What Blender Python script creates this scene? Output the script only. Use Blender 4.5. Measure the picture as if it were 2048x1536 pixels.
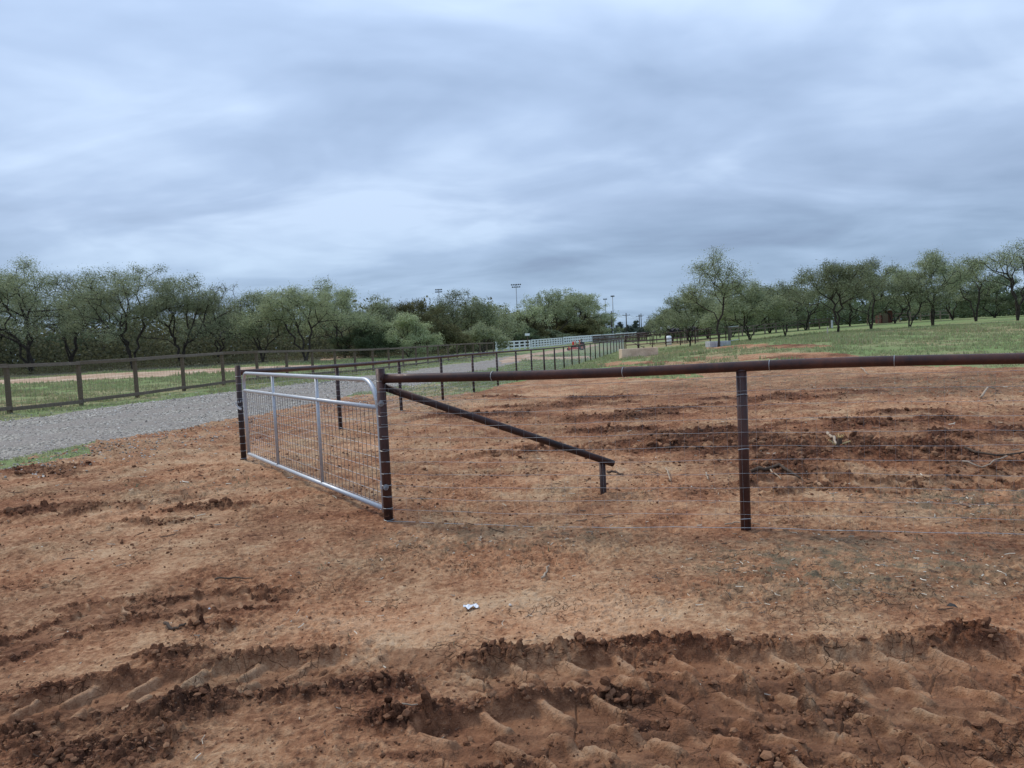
import bpy, math, random
import numpy as np
from mathutils import Vector, Matrix
rnd = random.Random(7); nr = np.random.RandomState(7)
scene = bpy.context.scene
for o in list(bpy.data.objects): bpy.data.objects.remove(o)
PI = math.pi

# ------------------------------------------------------------------ camera
CAMH = 1.47; F = 1538.0; CU, CV = 1024.0, 768.0
TH = math.atan(93*math.cos(math.radians(2.75))/F); RO = math.radians(2.75)
fwd = Vector((0, math.cos(TH), -math.sin(TH))); up0 = Vector((0, math.sin(TH), math.cos(TH))); r0 = Vector((1, 0, 0))
cr = r0*math.cos(RO) - up0*math.sin(RO); cup = r0*math.sin(RO) + up0*math.cos(RO)
cam = bpy.data.objects.new('camera', bpy.data.cameras.new('camera')); scene.collection.objects.link(cam)
cam.data.sensor_width = 36; cam.data.lens = F/2048*36; cam.data.clip_end = 6000; cam.data.clip_start = 0.05
M = Matrix(((cr.x, cup.x, -fwd.x, 0), (cr.y, cup.y, -fwd.y, 0), (cr.z, cup.z, -fwd.z, CAMH), (0, 0, 0, 1)))
cam.matrix_world = M
scene.camera = cam

# ------------------------------------------------------------------ world (overcast sky)
SUN_EL, SUN_AZ = math.radians(50), math.radians(305)
w = bpy.data.worlds.new('World'); scene.world = w; w.use_nodes = True
nt = w.node_tree; N = nt.nodes; L = nt.links; N.clear()
out = N.new('ShaderNodeOutputWorld'); bg = N.new('ShaderNodeBackground'); L.new(bg.outputs[0], out.inputs[0])
bg.inputs['Strength'].default_value = 0.1
sky = N.new('ShaderNodeTexSky'); sky.sky_type = 'NISHITA'; sky.sun_disc = False
sky.sun_elevation = SUN_EL; sky.sun_rotation = SUN_AZ
tc = N.new('ShaderNodeTexCoord'); sep = N.new('ShaderNodeSeparateXYZ'); L.new(tc.outputs['Generated'], sep.inputs[0])
def wm(op, a, b=None, c=None):
    n = N.new('ShaderNodeMath'); n.operation = op
    for i, v in enumerate((a, b, c)):
        if v is None: continue
        if isinstance(v, (int, float)): n.inputs[i].default_value = v
        else: L.new(v, n.inputs[i])
    return n.outputs[0]
zc = wm('MAXIMUM', sep.outputs[2], 0.0)
zz = wm('ADD', zc, 0.17)
cx = wm('DIVIDE', sep.outputs[0], zz); cy = wm('DIVIDE', sep.outputs[1], zz)
comb = N.new('ShaderNodeCombineXYZ'); L.new(cx, comb.inputs[0]); L.new(cy, comb.inputs[1])
def wnoise(scale, detail, rough, off, sx=1, sy=1, rot=0, dist=0.0):
    mp = N.new('ShaderNodeMapping'); mp.inputs['Location'].default_value = off; mp.inputs['Scale'].default_value = (sx, sy, 1)
    mp.inputs['Rotation'].default_value = (0, 0, rot); L.new(comb.outputs[0], mp.inputs[0])
    n = N.new('ShaderNodeTexNoise'); n.inputs['Scale'].default_value = scale; n.inputs['Detail'].default_value = detail
    n.inputs['Roughness'].default_value = rough; n.inputs['Distortion'].default_value = dist
    L.new(mp.outputs[0], n.inputs[0]); return n.outputs[0]
n1 = wnoise(0.72, 4.0, 0.52, (3.1, 1.3, 0), 0.80, 1.0, 0.12, 0.45)
n2 = wnoise(1.7, 4.0, 0.50, (7.7, 2.9, 0), 0.75, 1.0, -0.10, 0.6)
n3 = wnoise(4.2, 4.0, 0.55, (1.7, 5.9, 0), 0.8, 1.0, 0.2, 0.25)
n4 = wnoise(0.24, 2.0, 0.5, (9.2, 4.4, 0), 0.8, 1.0, 0.0, 0.2)
mixn = wm('ADD', wm('ADD', wm('MULTIPLY', n1, 0.40), wm('MULTIPLY', n4, 0.24)), wm('ADD', wm('MULTIPLY', n2, 0.31), wm('MULTIPLY', n3, 0.08)))
ramp = N.new('ShaderNodeValToRGB'); L.new(mixn, ramp.inputs[0])
e = ramp.color_ramp.elements
e[0].position = 0.385; e[0].color = (0.255, 0.338, 0.510, 1)
e[1].position = 0.625; e[1].color = (0.570, 0.710, 0.930, 1)
m_ = e.new(0.45); m_.color = (0.312, 0.418, 0.605, 1); m_ = e.new(0.545); m_.color = (0.420, 0.545, 0.762, 1)
# brighter towards the zenith, as an overcast sky is; bluer low down
gr = wm('MULTIPLY_ADD', wm('POWER', zc, 0.9), 0.72, 0.80)
bri = wm('MULTIPLY', gr, 8.3)
vm = N.new('ShaderNodeVectorMath'); vm.operation = 'SCALE'; L.new(ramp.outputs[0], vm.inputs[0]); L.new(bri, vm.inputs['Scale'])
hz = N.new('ShaderNodeMapRange'); L.new(zc, hz.inputs[0]); hz.inputs[1].default_value = 0.0; hz.inputs[2].default_value = 0.16
hz.inputs[3].default_value = 0.55; hz.inputs[4].default_value = 0.0
tint = N.new('ShaderNodeMix'); tint.data_type = 'RGBA'; L.new(hz.outputs[0], tint.inputs[0])
tint.blend_type = 'MULTIPLY'; L.new(vm.outputs[0], tint.inputs[6]); tint.inputs[7].default_value = (0.86, 1.02, 1.03, 1)
mx = N.new('ShaderNodeMix'); mx.data_type = 'RGBA'; mx.inputs[0].default_value = 0.93
L.new(sky.outputs[0], mx.inputs[6]); L.new(tint.outputs[2], mx.inputs[7]); L.new(mx.outputs[2], bg.inputs[0])
# ------------------------------------------------------------------ sun
sd = bpy.data.lights.new('sun', 'SUN'); sd.energy = 1.5; sd.angle = math.radians(14); sd.color = (1.0, 0.93, 0.82)
sun = bpy.data.objects.new('sun', sd); scene.collection.objects.link(sun)
sun.rotation_euler = (PI/2 - SUN_EL, 0, PI - SUN_AZ); sun.location = (0, 0, 30)
scene.view_settings.view_transform = 'Standard'; scene.view_settings.look = 'None'
scene.view_settings.exposure = 0.46; scene.view_settings.gamma = 1
scene.cycles.max_bounces = 6; scene.cycles.transparent_max_bounces = 8

# ------------------------------------------------------------------ projection helpers
Cv = np.array([0, 0, CAMH]); Rv = np.array(cr); Uv = np.array(cup); Fv = np.array(fwd)
def project(P):
    d = np.asarray(P, float) - Cv; z = d @ Fv
    return CU + F*(d @ Rv)/z, CV - F*(d @ Uv)/z
def ray(u, v):
    d = Fv + Rv*((u-CU)/F) + Uv*((CV-v)/F); return d

# ------------------------------------------------------------------ terrain base (smooth)
def smooth(a, b, t):
    t = np.clip((t-a)/(b-a), 0, 1); return t*t*(3-2*t)
CTRL = [(479,10.25,0),(680,14.2,-.08),(803,17.6,-.12),(950,23.8,-.17),(1160,47.6,-.32),(1248,82.5,-.46),
 (20,19.6,.14),(163,22,.11),(575,33.7,.13),(830,55,.0),(987,72,-.12),(72,60,.38),(300,60,.45),(616,60,.4),
 (900,85,0),(1150,95,-.36),(1277,50,-.30),(1437,50,.27),(1675,60,.57),(1864,66,.72),(2037,68,.88),(1500,62,.33),
 (1350,85,-.1),(1000,108,-.40),(1100,130,-.42),(1200,175,-.38),(0,4,0),(1024,4,0),(2048,4,0),(0,7,0),(1024,7,0),(2048,7,0),(2048,12,0),(1500,12,0),(1700,25,.1),
 (2048,30,.25),(1245,28,-.15),(0,200,.3),(1024,200,0),(2048,200,.6),(1270,160,-.2),(-800,20,.1),(-800,60,.4),
 (2800,20,.1),(2800,60,.9),(0,12,.05),(240,12,.0)]
cp = np.array(CTRL, float)
def feat(az, ly): return np.stack([az*1.6, ly*0.9], -1)
fc = feat((cp[:, 0]-CU)/F, np.log(cp[:, 1]))
def kern(a, b):
    d2 = ((a[:, None, :]-b[None, :, :])**2).sum(-1); return np.exp(-d2/(2*0.42**2))
RW = np.linalg.solve(kern(fc, fc)+np.eye(len(cp))*0.003, cp[:, 2])
def zbase(x, y):
    x = np.asarray(x, float); y = np.asarray(y, float); sh = x.shape
    xf, yf = x.ravel(), y.ravel(); r = np.maximum(np.hypot(xf, yf), .5)
    yy = np.maximum(yf, 1e-3); az = np.clip(xf/np.maximum(yy, .3*r), -1.6, 1.6)
    ly = np.log(np.clip(yy, 1.0, 260))
    res = np.zeros(len(xf)); q = feat(az, ly)
    for i in range(0, len(xf), 60000):
        res[i:i+60000] = kern(q[i:i+60000], fc) @ RW
    res *= smooth(0.15, 0.4, yf/r)
    return res.reshape(sh)
def zb(x, y): return float(zbase(np.array([x]), np.array([y]))[0])
def gpt(u, v):
    """ground point seen at a photo pixel"""
    d = ray(u, v); lo = 1.0
    ts = np.geomspace(1.5, 400, 260)
    P = Cv + d[None]*ts[:, None]; h = P[:, 2]-zbase(P[:, 0], P[:, 1])
    k = np.argmax(h < 0)
    if h[k] >= 0: k = len(ts)-1
    a, b = ts[max(k-1, 0)], ts[k]
    for _ in range(14):
        m = (a+b)/2; p = Cv+d*m
        if p[2] > zb(p[0], p[1]): a = m
        else: b = m
    p = Cv+d*a; return float(p[0]), float(p[1])
def at(u, y, dz=0.0):
    """ground point at forward distance y whose foot is seen in column u"""
    x = (u-CU)/F*y
    for _ in range(12):
        z = zb(x, y)+dz; uu, vv = project((x, y, z)); x += (u-uu)/F*y
    return x, y, zb(x, y)
def height_to(x, y, z, v):
    """height above (x,y,z) that reaches photo row v"""
    h = 2.0
    for _ in range(12):
        uu, vv = project((x, y, z+h)); h += (vv-v)/F*y
    return h

# ------------------------------------------------------------------ noise (numpy)
def _hash(ix, iy, s):
    h = (ix.astype(np.int64)*374761393 + iy.astype(np.int64)*668265263 + s*1274126177) & 0xFFFFFFFF
    h = ((h ^ (h >> 13))*1274126177) & 0xFFFFFFFF
    return ((h ^ (h >> 16)) & 0xFFFFFF)/float(0x1000000)
def pnoise(x, y, s=0):
    ix = np.floor(x); iy = np.floor(y); fx = x-ix; fy = y-iy
    ux = fx*fx*fx*(fx*(fx*6-15)+10); uy = fy*fy*fy*(fy*(fy*6-15)+10)
    def g(dx, dy):
        a = _hash(ix+dx, iy+dy, s)*2*PI
        return np.cos(a)*(fx-dx)+np.sin(a)*(fy-dy)
    a = g(0, 0); b = g(1, 0); c = g(0, 1); d = g(1, 1)
    return ((a*(1-ux)+b*ux)*(1-uy)+(c*(1-ux)+d*ux)*uy)*1.5
def fbm(x, y, lam, octs, s=0, gain=.5):
    r = 0; a = 1
    for i in range(octs):
        r = r + a*pnoise(x/lam+i*17.3, y/lam-i*9.1, s+i); lam /= 2.03; a *= gain
    return r
def voro(x, y, c, s=0):
    gx = x/c; gy = y/c; ix = np.floor(gx); iy = np.floor(gy)
    f1 = np.full(x.shape, 9.); f2 = np.full(x.shape, 9.); rid = np.zeros(x.shape)
    for dx in (-1, 0, 1):
        for dy in (-1, 0, 1):
            px = ix+dx+_hash(ix+dx, iy+dy, s); py = iy+dy+_hash(ix+dx, iy+dy, s+5)
            d = np.hypot(gx-px, gy-py); r = _hash(ix+dx, iy+dy, s+9)
            n = d < f1
            f2 = np.where(n, f1, np.minimum(f2, d)); rid = np.where(n, r, rid); f1 = np.where(n, d, f1)
    return f1, f2, rid

# ------------------------------------------------------------------ object helpers
def link(o): scene.collection.objects.link(o); return o
def tag(o, label=None, cat=None, group=None, kind=None):
    if label: o['label'] = label
    if cat: o['category'] = cat
    if group: o['group'] = group
    if kind: o['kind'] = kind
    return o
def empty(name, loc, label, cat, group=None, rz=0):
    o = bpy.data.objects.new(name, None); link(o); o.location = loc; o.rotation_euler = (0, 0, rz)
    o.empty_display_size = .2; bpy.context.view_layer.update()
    return tag(o, label, cat, group)
class MB:
    """collects geometry in world coordinates"""
    def __init__(s): s.v = []; s.q = []; s.t = []; s.n = 0
    def add(s, v, q=None, t=None):
        v = np.asarray(v, float).reshape(-1, 3); s.v.append(v)
        if q is not None and len(q): s.q.append(np.asarray(q, np.int64).reshape(-1, 4)+s.n)
        if t is not None and len(t): s.t.append(np.asarray(t, np.int64).reshape(-1, 3)+s.n)
        s.n += len(v); return s
    def tube(s, pts, r, n=6, cap=True, flat=None):
        P = np.asarray(pts, float); m = len(P); R = np.ones(m)*r if np.isscalar(r) else np.asarray(r, float)
        T = np.gradient(P, axis=0); T /= np.linalg.norm(T, axis=1)[:, None]+1e-12
        ref = np.array([0, 0, 1.]) if abs(T[0, 2]) < .9 else np.array([1., 0, 0])
        a = np.linspace(0, 2*PI, n, endpoint=False)
        rings = []
        U = np.cross(T[0], ref); U /= np.linalg.norm(U)
        for i in range(m):
            U = U - T[i]*(U @ T[i]); U /= np.linalg.norm(U)+1e-12; W = np.cross(T[i], U)
            rings.append(P[i]+R[i]*(np.cos(a)[:, None]*U+np.sin(a)[:, None]*W))
        v = np.concatenate(rings); k = np.arange(n); k2 = (k+1) % n; q = []
        for i in range(m-1):
            q.append(np.stack([i*n+k, i*n+k2, (i+1)*n+k2, (i+1)*n+k], 1))
        t = []
        if cap and n > 3:
            v = np.concatenate([v, P[:1], P[-1:]]); c0 = m*n; c1 = c0+1
            t = np.concatenate([np.stack([k2, k, np.full(n, c0)], 1), np.stack([(m-1)*n+k, (m-1)*n+k2, np.full(n, c1)], 1)])
        return s.add(v, np.concatenate(q), t)
    def box(s, c, size, ax=None, bev=0.0):
        """ax: 3x3 rows = local axes"""
        c = np.asarray(c, float); A = np.eye(3) if ax is None else np.asarray(ax, float); hx, hy, hz = np.asarray(size)/2.
        if bev <= 0:
            L_ = np.array([[x, y, z] for z in (-hz, hz) for y in (-hy, hy) for x in (-hx, hx)])
            q = [[0, 2, 3, 1], [4, 5, 7, 6], [0, 1, 5, 4], [2, 6, 7, 3], [0, 4, 6, 2], [1, 3, 7, 5]]
            return s.add(c+L_ @ A, q)
        bm = bmesh_box(hx, hy, hz, bev)
        return s.add(c+bm[0] @ A, bm[1], bm[2])
    def build(s, name, m, parent=None, smooth=False):
        V = np.concatenate(s.v)
        if parent is not None:
            rt = parent
            while rt.parent is not None: rt = rt.parent
            Mi = np.array(Matrix.LocRotScale(rt.location, rt.rotation_euler, None).inverted()); V = V @ Mi[:3, :3].T+Mi[:3, 3]
        Q = np.concatenate(s.q) if s.q else np.zeros((0, 4), np.int64); T = np.concatenate(s.t) if s.t else np.zeros((0, 3), np.int64)
        me = bpy.data.meshes.new(name); me.vertices.add(len(V)); me.vertices.foreach_set('co', V.ravel().astype(np.float32))
        nl = len(Q)*4+len(T)*3; me.loops.add(nl); me.loops.foreach_set('vertex_index', np.concatenate([Q.ravel(), T.ravel()]).astype(np.int32))
        me.polygons.add(len(Q)+len(T)); st = np.concatenate([np.arange(len(Q))*4, len(Q)*4+np.arange(len(T))*3])
        me.polygons.foreach_set('loop_start', st.astype(np.int32))
        me.polygons.foreach_set('use_smooth', np.full(len(Q)+len(T), smooth))
        me.update(calc_edges=True); me.materials.append(m)
        o = bpy.data.objects.new(name, me); link(o)
        if parent is not None: o.parent = parent
        return o
_bb = {}
def bmesh_box(hx, hy, hz, b):
    k = (hx, hy, hz, b)
    if k not in _bb:
        import bmesh
        bm = bmesh.new(); bmesh.ops.create_cube(bm, size=1)
        for v in bm.verts: v.co = Vector((v.co.x*2*hx, v.co.y*2*hy, v.co.z*2*hz))
        bmesh.ops.bevel(bm, geom=list(bm.edges), offset=b, segments=2, affect='EDGES', profile=.5)
        bmesh.ops.triangulate(bm, faces=[f for f in bm.faces if len(f.verts) > 4])
        bm.verts.index_update()
        _bb[k] = (np.array([v.co[:] for v in bm.verts]), np.array([[v.index for v in f.verts] for f in bm.faces if len(f.verts) == 4]).reshape(-1, 4),
                  np.array([[v.index for v in f.verts] for f in bm.faces if len(f.verts) == 3]).reshape(-1, 3)); bm.free()
    return _bb[k]
def axes(dirv, up=(0, 0, 1)):
    a = np.asarray(dirv, float); a /= np.linalg.norm(a); u = np.asarray(up, float); b = np.cross(u, a); b /= np.linalg.norm(b); c = np.cross(a, b)
    return np.array([a, b, c])

# ------------------------------------------------------------------ materials
class Mat:
    def __init__(s, name, rough=.8, metal=0.0, spec=.3):
        s.m = bpy.data.materials.new(name); s.m.use_nodes = True; s.nt = s.m.node_tree; s.N = s.nt.nodes; s.L = s.nt.links
        s.b = s.N['Principled BSDF']; s.b.inputs['Roughness'].default_value = rough; s.b.inputs['Metallic'].default_value = metal
        s.b.inputs['Specular IOR Level'].default_value = spec; s.out = s.N['Material Output']
        s.geo = s.N.new('ShaderNodeNewGeometry'); s.tc = s.N.new('ShaderNodeTexCoord')
    def noise(s, scale, detail=4, rough=.55, src='world', dist=0, sc=None):
        n = s.N.new('ShaderNodeTexNoise'); n.inputs['Scale'].default_value = scale; n.inputs['Detail'].default_value = detail
        n.inputs['Roughness'].default_value = rough; n.inputs['Distortion'].default_value = dist
        o = s.geo.outputs['Position'] if src == 'world' else s.tc.outputs['Object']
        if sc:
            mp = s.N.new('ShaderNodeMapping'); mp.inputs['Scale'].default_value = sc; s.L.new(o, mp.inputs[0]); o = mp.outputs[0]
        s.L.new(o, n.inputs[0]); return n.outputs[0]
    def voro(s, scale, feature='F1', out='Distance'):
        n = s.N.new('ShaderNodeTexVoronoi'); n.feature = feature; n.inputs['Scale'].default_value = scale
        s.L.new(s.geo.outputs['Position'], n.inputs[0]); return n.outputs[out]
    def attr(s, name):
        n = s.N.new('ShaderNodeAttribute'); n.attribute_name = name; return n.outputs['Fac']
    def objrand(s): return s.N.new('ShaderNodeObjectInfo').outputs['Random']
    def islrand(s): return s.geo.outputs['Random Per Island']
    def math(s, op, a, b=None, c=None, clamp=False):
        n = s.N.new('ShaderNodeMath'); n.operation = op; n.use_clamp = clamp
        for i, v in enumerate((a, b, c)):
            if v is None: continue
            if isinstance(v, (int, float)): n.inputs[i].default_value = v
            else: s.L.new(v, n.inputs[i])
        return n.outputs[0]
    def rng(s, v, a, b, c=0.0, d=1.0):
        n = s.N.new('ShaderNodeMapRange'); s.L.new(v, n.inputs[0])
        for i, k in enumerate((a, b, c, d)): n.inputs[i+1].default_value = k
        return n.outputs[0]
    def mix(s, f, a, b, bt='MIX'):
        n = s.N.new('ShaderNodeMix'); n.data_type = 'RGBA'; n.blend_type = bt
        for i, v in ((0, f), (6, a), (7, b)):
            if isinstance(v, (int, float)): n.inputs[i].default_value = v
            elif isinstance(v, tuple): n.inputs[i].default_value = (v[0], v[1], v[2], 1)
            else: s.L.new(v, n.inputs[i])
        return n.outputs[2]
    def ramp(s, f, els):
        n = s.N.new('ShaderNodeValToRGB'); s.L.new(f, n.inputs[0]); e = n.color_ramp.elements
        while len(e) < len(els): e.new(.5)
        for i, (p, c) in enumerate(els): e[i].position = p; e[i].color = (c[0], c[1], c[2], 1)
        return n.outputs[0]
    def col(s, c):
        if isinstance(c, tuple): s.b.inputs['Base Color'].default_value = (*c, 1)
        else: s.L.new(c, s.b.inputs['Base Color'])
        return s
    def bump(s, h, strength=.4, dist=.01):
        n = s.N.new('ShaderNodeBump'); n.inputs['Strength'].default_value = strength; n.inputs['Distance'].default_value = dist
        s.L.new(h, n.inputs['Height']); s.L.new(n.outputs[0], s.b.inputs['Normal']); return s
    def rough(s, v): s.L.new(v, s.b.inputs['Roughness']); return s

def mat_dirt():
    m = Mat('red_dirt', .93, 0, .12)
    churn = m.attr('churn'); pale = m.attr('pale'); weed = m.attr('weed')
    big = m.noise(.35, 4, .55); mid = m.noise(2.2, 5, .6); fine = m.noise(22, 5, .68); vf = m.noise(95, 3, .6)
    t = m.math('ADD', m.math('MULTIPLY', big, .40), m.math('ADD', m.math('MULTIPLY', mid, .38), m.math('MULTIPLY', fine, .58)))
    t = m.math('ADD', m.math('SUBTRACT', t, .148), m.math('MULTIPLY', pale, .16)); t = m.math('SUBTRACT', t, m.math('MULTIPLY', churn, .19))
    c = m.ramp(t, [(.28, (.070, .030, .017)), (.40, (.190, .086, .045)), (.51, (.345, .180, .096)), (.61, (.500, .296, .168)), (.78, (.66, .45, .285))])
    sat = m.mix(m.rng(m.noise(1.1, 3), .38, .66), (1.03, .93, .88), (.98, 1.05, 1.06), 'MIX'); c = m.mix(1.0, c, sat, 'MULTIPLY')
    wn = m.rng(m.noise(6.5, 5, .7), .44, .60)
    c = m.mix(m.math('MULTIPLY', m.math('MULTIPLY', weed, wn), .85, clamp=True), c, (.165, .135, .085))
    sp = m.rng(vf, .62, .74); c = m.mix(m.math('MULTIPLY', sp, .35), c, (.55, .42, .31))
    dk = m.rng(m.noise(48, 3, .6), .30, .40, 1, 0); c = m.mix(m.math('MULTIPLY', dk, .6), c, (.07, .033, .022))
    sl = m.attr('slick'); c = m.mix(m.math('MULTIPLY', sl, .55), c, m.ramp(m.noise(3.2, 4, .6), [(.35, (.130, .060, .032)), (.65, (.27, .135, .072))]))
    crk = m.N.new('ShaderNodeTexVoronoi'); crk.feature = 'DISTANCE_TO_EDGE'; crk.inputs['Scale'].default_value = 13
    mp = m.N.new('ShaderNodeVectorMath'); mp.operation = 'ADD'; nz = m.N.new('ShaderNodeTexNoise'); nz.inputs['Scale'].default_value = 7; m.L.new(m.geo.outputs['Position'], nz.inputs[0])
    sc_ = m.N.new('ShaderNodeVectorMath'); sc_.operation = 'SCALE'; sc_.inputs['Scale'].default_value = .22; m.L.new(nz.outputs['Color'], sc_.inputs[0]); m.L.new(m.geo.outputs['Position'], mp.inputs[0]); m.L.new(sc_.outputs[0], mp.inputs[1]); m.L.new(mp.outputs[0], crk.inputs['Vector'])
    ck = m.math('MULTIPLY', m.rng(crk.outputs['Distance'], 0.0, .028, 1, 0), m.rng(m.noise(1.9, 3), .54, .62))
    c = m.mix(m.math('MULTIPLY', ck, .5), c, (.08, .038, .022))
    m.col(c)
    hb = m.math('SUBTRACT', m.math('ADD', m.math('MULTIPLY', fine, .7), m.math('MULTIPLY', vf, .3)), m.math('MULTIPLY', ck, .5))
    m.bump(hb, 1.0, .035); m.L.new(m.rng(sl, 0, 1, 1.0, .8), m.N['Bump'].inputs['Strength'])
    return m.m
def mat_grassland():
    m = Mat('pasture_ground', .95, 0, .1)
    big = m.noise(.16, 4, .6); mid = m.noise(1.3, 5, .65, sc=(1, 1, 1)); fine = m.noise(14, 4, .7)
    t = m.math('ADD', m.math('MULTIPLY', big, .45), m.math('ADD', m.math('MULTIPLY', mid, .40), m.math('MULTIPLY', fine, .22)))
    dry = m.attr('dry'); t = m.math('SUBTRACT', t, m.math('MULTIPLY', dry, .13))
    c = m.ramp(t, [(.37, (.35, .235, .13)), (.44, (.30, .265, .135)), (.51, (.225, .255, .11)), (.59, (.175, .245, .085)), (.70, (.27, .34, .14))])
    m.col(c); m.bump(m.math('ADD', fine, mid), .8, .05); return m.m
def mat_gravel():
    m = Mat('crushed_limestone', .9, 0, .2)
    v1 = m.voro(24, 'F1', 'Color'); d = m.voro(24, 'F1'); d2 = m.voro(55, 'F1')
    sp = m.N.new('ShaderNodeSeparateColor'); m.L.new(v1, sp.inputs[0])
    c = m.ramp(sp.outputs[0], [(0, (0.132, 0.116, 0.095)), (.5, (0.308, 0.274, 0.226)), (1, (0.572, 0.515, 0.432))])
    tr = m.rng(m.noise(.9, 4, .6), .42, .62); c = m.mix(m.math('MULTIPLY', tr, .75), c, (.29, .25, .215))
    tk = m.math('MULTIPLY', m.attr('track'), m.rng(m.noise(1.4, 4), .3, .6, .35, 1)); c = m.mix(m.math('MULTIPLY', tk, .8), c, (.31, .265, .225))
    m.col(c); m.bump(m.math('ADD', m.math('MULTIPLY', d, -1.0), m.math('MULTIPLY', d2, -.5)), .9, .03); return m.m
def mat_sand():
    m = Mat('pale_sand_track', .95, 0, .1)
    c = m.ramp(m.noise(.9, 5, .62), [(.32, (.30, .175, .105)), (.5, (.46, .315, .21)), (.68, (.60, .47, .35))])
    m.col(c); m.bump(m.noise(9, 5), .5, .04); return m.m
def mat_brush():
    m = Mat('brushland_floor', .95, 0, .1)
    c = m.ramp(m.noise(.7, 5, .65), [(.34, (.075, .062, .045)), (.5, (.115, .105, .065)), (.66, (.12, .14, .065))])
    m.col(c); m.bump(m.noise(4, 5), .8, .08); return m.m
def mat_rust(name='rusted_steel_pipe', a=(.062, .026, .020), b=(.115, .044, .028), dark=(.022, .014, .014), rough=.42):
    m = Mat(name, rough, .25, .45)
    n = m.noise(3.5, 6, .65, sc=(1, 1, .6)); f = m.noise(42, 4, .7)
    c = m.ramp(m.math('ADD', m.math('MULTIPLY', n, .7), m.math('MULTIPLY', f, .3)), [(.36, dark), (.50, a), (.66, b)])
    sc = m.rng(m.noise(11, 5, .75, dist=1.0), .64, .72); c = m.mix(m.math('MULTIPLY', sc, .5), c, (.24, .14, .095))
    m.col(c); m.rough(m.rng(f, .3, .7, rough-.08, rough+.22)); m.bump(f, .18, .003); return m.m
def mat_galv(name='galvanised_steel', v=.50, rough=.46):
    m = Mat(name, rough, .40, .45)
    n = m.noise(60, 3, .6); c = m.ramp(n, [(.3, (v*.80, v*.84, v*.89)), (.7, (v*1.08, v*1.11, v*1.14))]); m.col(c)
    m.rough(m.rng(m.noise(9, 4), .3, .7, rough-.1, rough+.15)); return m.m
def mat_plain(name, a, b, rough=.8, scale=8, metal=0, bump=.2, bd=.004, spec=.3, src='world'):
    m = Mat(name, rough, metal, spec); n = m.noise(scale, 5, .65, src); m.col(m.ramp(n, [(.35, a), (.65, b)]))
    if bump: m.bump(n, bump, bd)
    return m.m
def mat_wood(name, a, b, c_):
    m = Mat(name, .88, 0, .15); n = m.noise(1.0, 5, .7, sc=(9, 9, 34)); n2 = m.noise(1.6, 3)
    m.col(m.mix(m.rng(n2, .35, .65), m.ramp(n, [(.32, a), (.6, b)]), c_)); m.bump(n, .4, .004); return m.m
def mat_leaf(name, a, b, c_):
    m = Mat(name, .75, 0, .15)
    rnd_ = m.islrand(); big = m.noise(.55, 3, .5)
    c = m.ramp(m.math('ADD', m.math('MULTIPLY', rnd_, .55), m.math('MULTIPLY', big, .5)), [(.25, a), (.52, b), (.82, c_)])
    ob = m.rng(m.objrand(), 0, 1, .72, 1.25); vm = m.N.new('ShaderNodeVectorMath'); vm.operation = 'SCALE'; m.L.new(c, vm.inputs[0]); m.L.new(ob, vm.inputs['Scale'])
    c = vm.outputs[0]; m.L.new(c, m.b.inputs['Base Color'])
    tr = m.N.new('ShaderNodeBsdfTranslucent'); m.L.new(c, tr.inputs[0]); mx = m.N.new('ShaderNodeMixShader'); mx.inputs[0].default_value = .38
    m.L.new(m.b.outputs[0], mx.inputs[1]); m.L.new(tr.outputs[0], mx.inputs[2]); m.L.new(mx.outputs[0], m.out.inputs[0]); return m.m
DIRT = mat_dirt(); PAST = mat_grassland(); GRAV = mat_gravel(); SAND = mat_sand(); BRUSH = mat_brush()
RUST = mat_rust(); RUSTD = mat_rust('dark_rusted_pipe', (.045, .022, .018), (.082, .036, .026), (.018, .012, .012), .5)
GALV = mat_galv(); BOLT = mat_galv('dull_zinc_bolt', .30, .5); GALVM = mat_galv('galvanised_wire', .55, .45)
WIRE = mat_plain('fence_wire', (.32, .33, .33), (.48, .49, .49), .45, 20, .5, 0)
WIREB = mat_plain('brown_wire', (.10, .085, .07), (.17, .14, .11), .6, 20, .3, 0)
GATEW = mat_plain('gate_mesh_wire', (.14, .12, .105), (.27, .24, .22), .55, 12, .3, 0)
WOODP = mat_wood('weathered_post_wood', (0.101, 0.075, 0.052), (0.204, 0.153, 0.109), (0.148, 0.111, 0.078))
WOODG = mat_wood('grey_board_wood', (0.134, 0.108, 0.084), (0.246, 0.202, 0.158), (0.174, 0.137, 0.101))
BARK = mat_plain('dark_bark', (.030, .025, .021), (.082, .067, .055), .95, 5, 0, .6, .03, .1)
BARKD = mat_plain('dead_branch_bark', (.10, .09, .08), (.19, .17, .15), .95, 5, 0, .4, .02, .1)
LEAFG = mat_leaf('mesquite_leaf', (0.163, 0.188, 0.101), (0.282, 0.317, 0.175), (0.433, 0.459, 0.287))
LEAFL = mat_leaf('light_mesquite_leaf', (0.207, 0.240, 0.120), (0.346, 0.394, 0.208), (0.491, 0.524, 0.323))
LEAFD = mat_leaf('dark_olive_leaf', (0.103, 0.105, 0.048), (0.178, 0.177, 0.078), (0.265, 0.243, 0.114))
LEAFB = mat_leaf('deep_green_leaf', (0.109, 0.151, 0.077), (0.184, 0.239, 0.120), (0.269, 0.325, 0.184))
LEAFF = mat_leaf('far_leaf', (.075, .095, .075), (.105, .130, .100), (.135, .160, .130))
WHITE = mat_plain('white_vinyl', (0.777, 0.788, 0.790), (0.861, 0.871, 0.874), .45, 3, 0, 0)
CONC = mat_plain('tan_concrete', (0.486, 0.356, 0.250), (0.756, 0.581, 0.425), .9, 2.2, 0, .4, .01)
BLOCK = mat_plain('pale_grey_block', (.36, .36, .37), (.50, .50, .51), .9, 3, 0, .3, .01)

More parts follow.
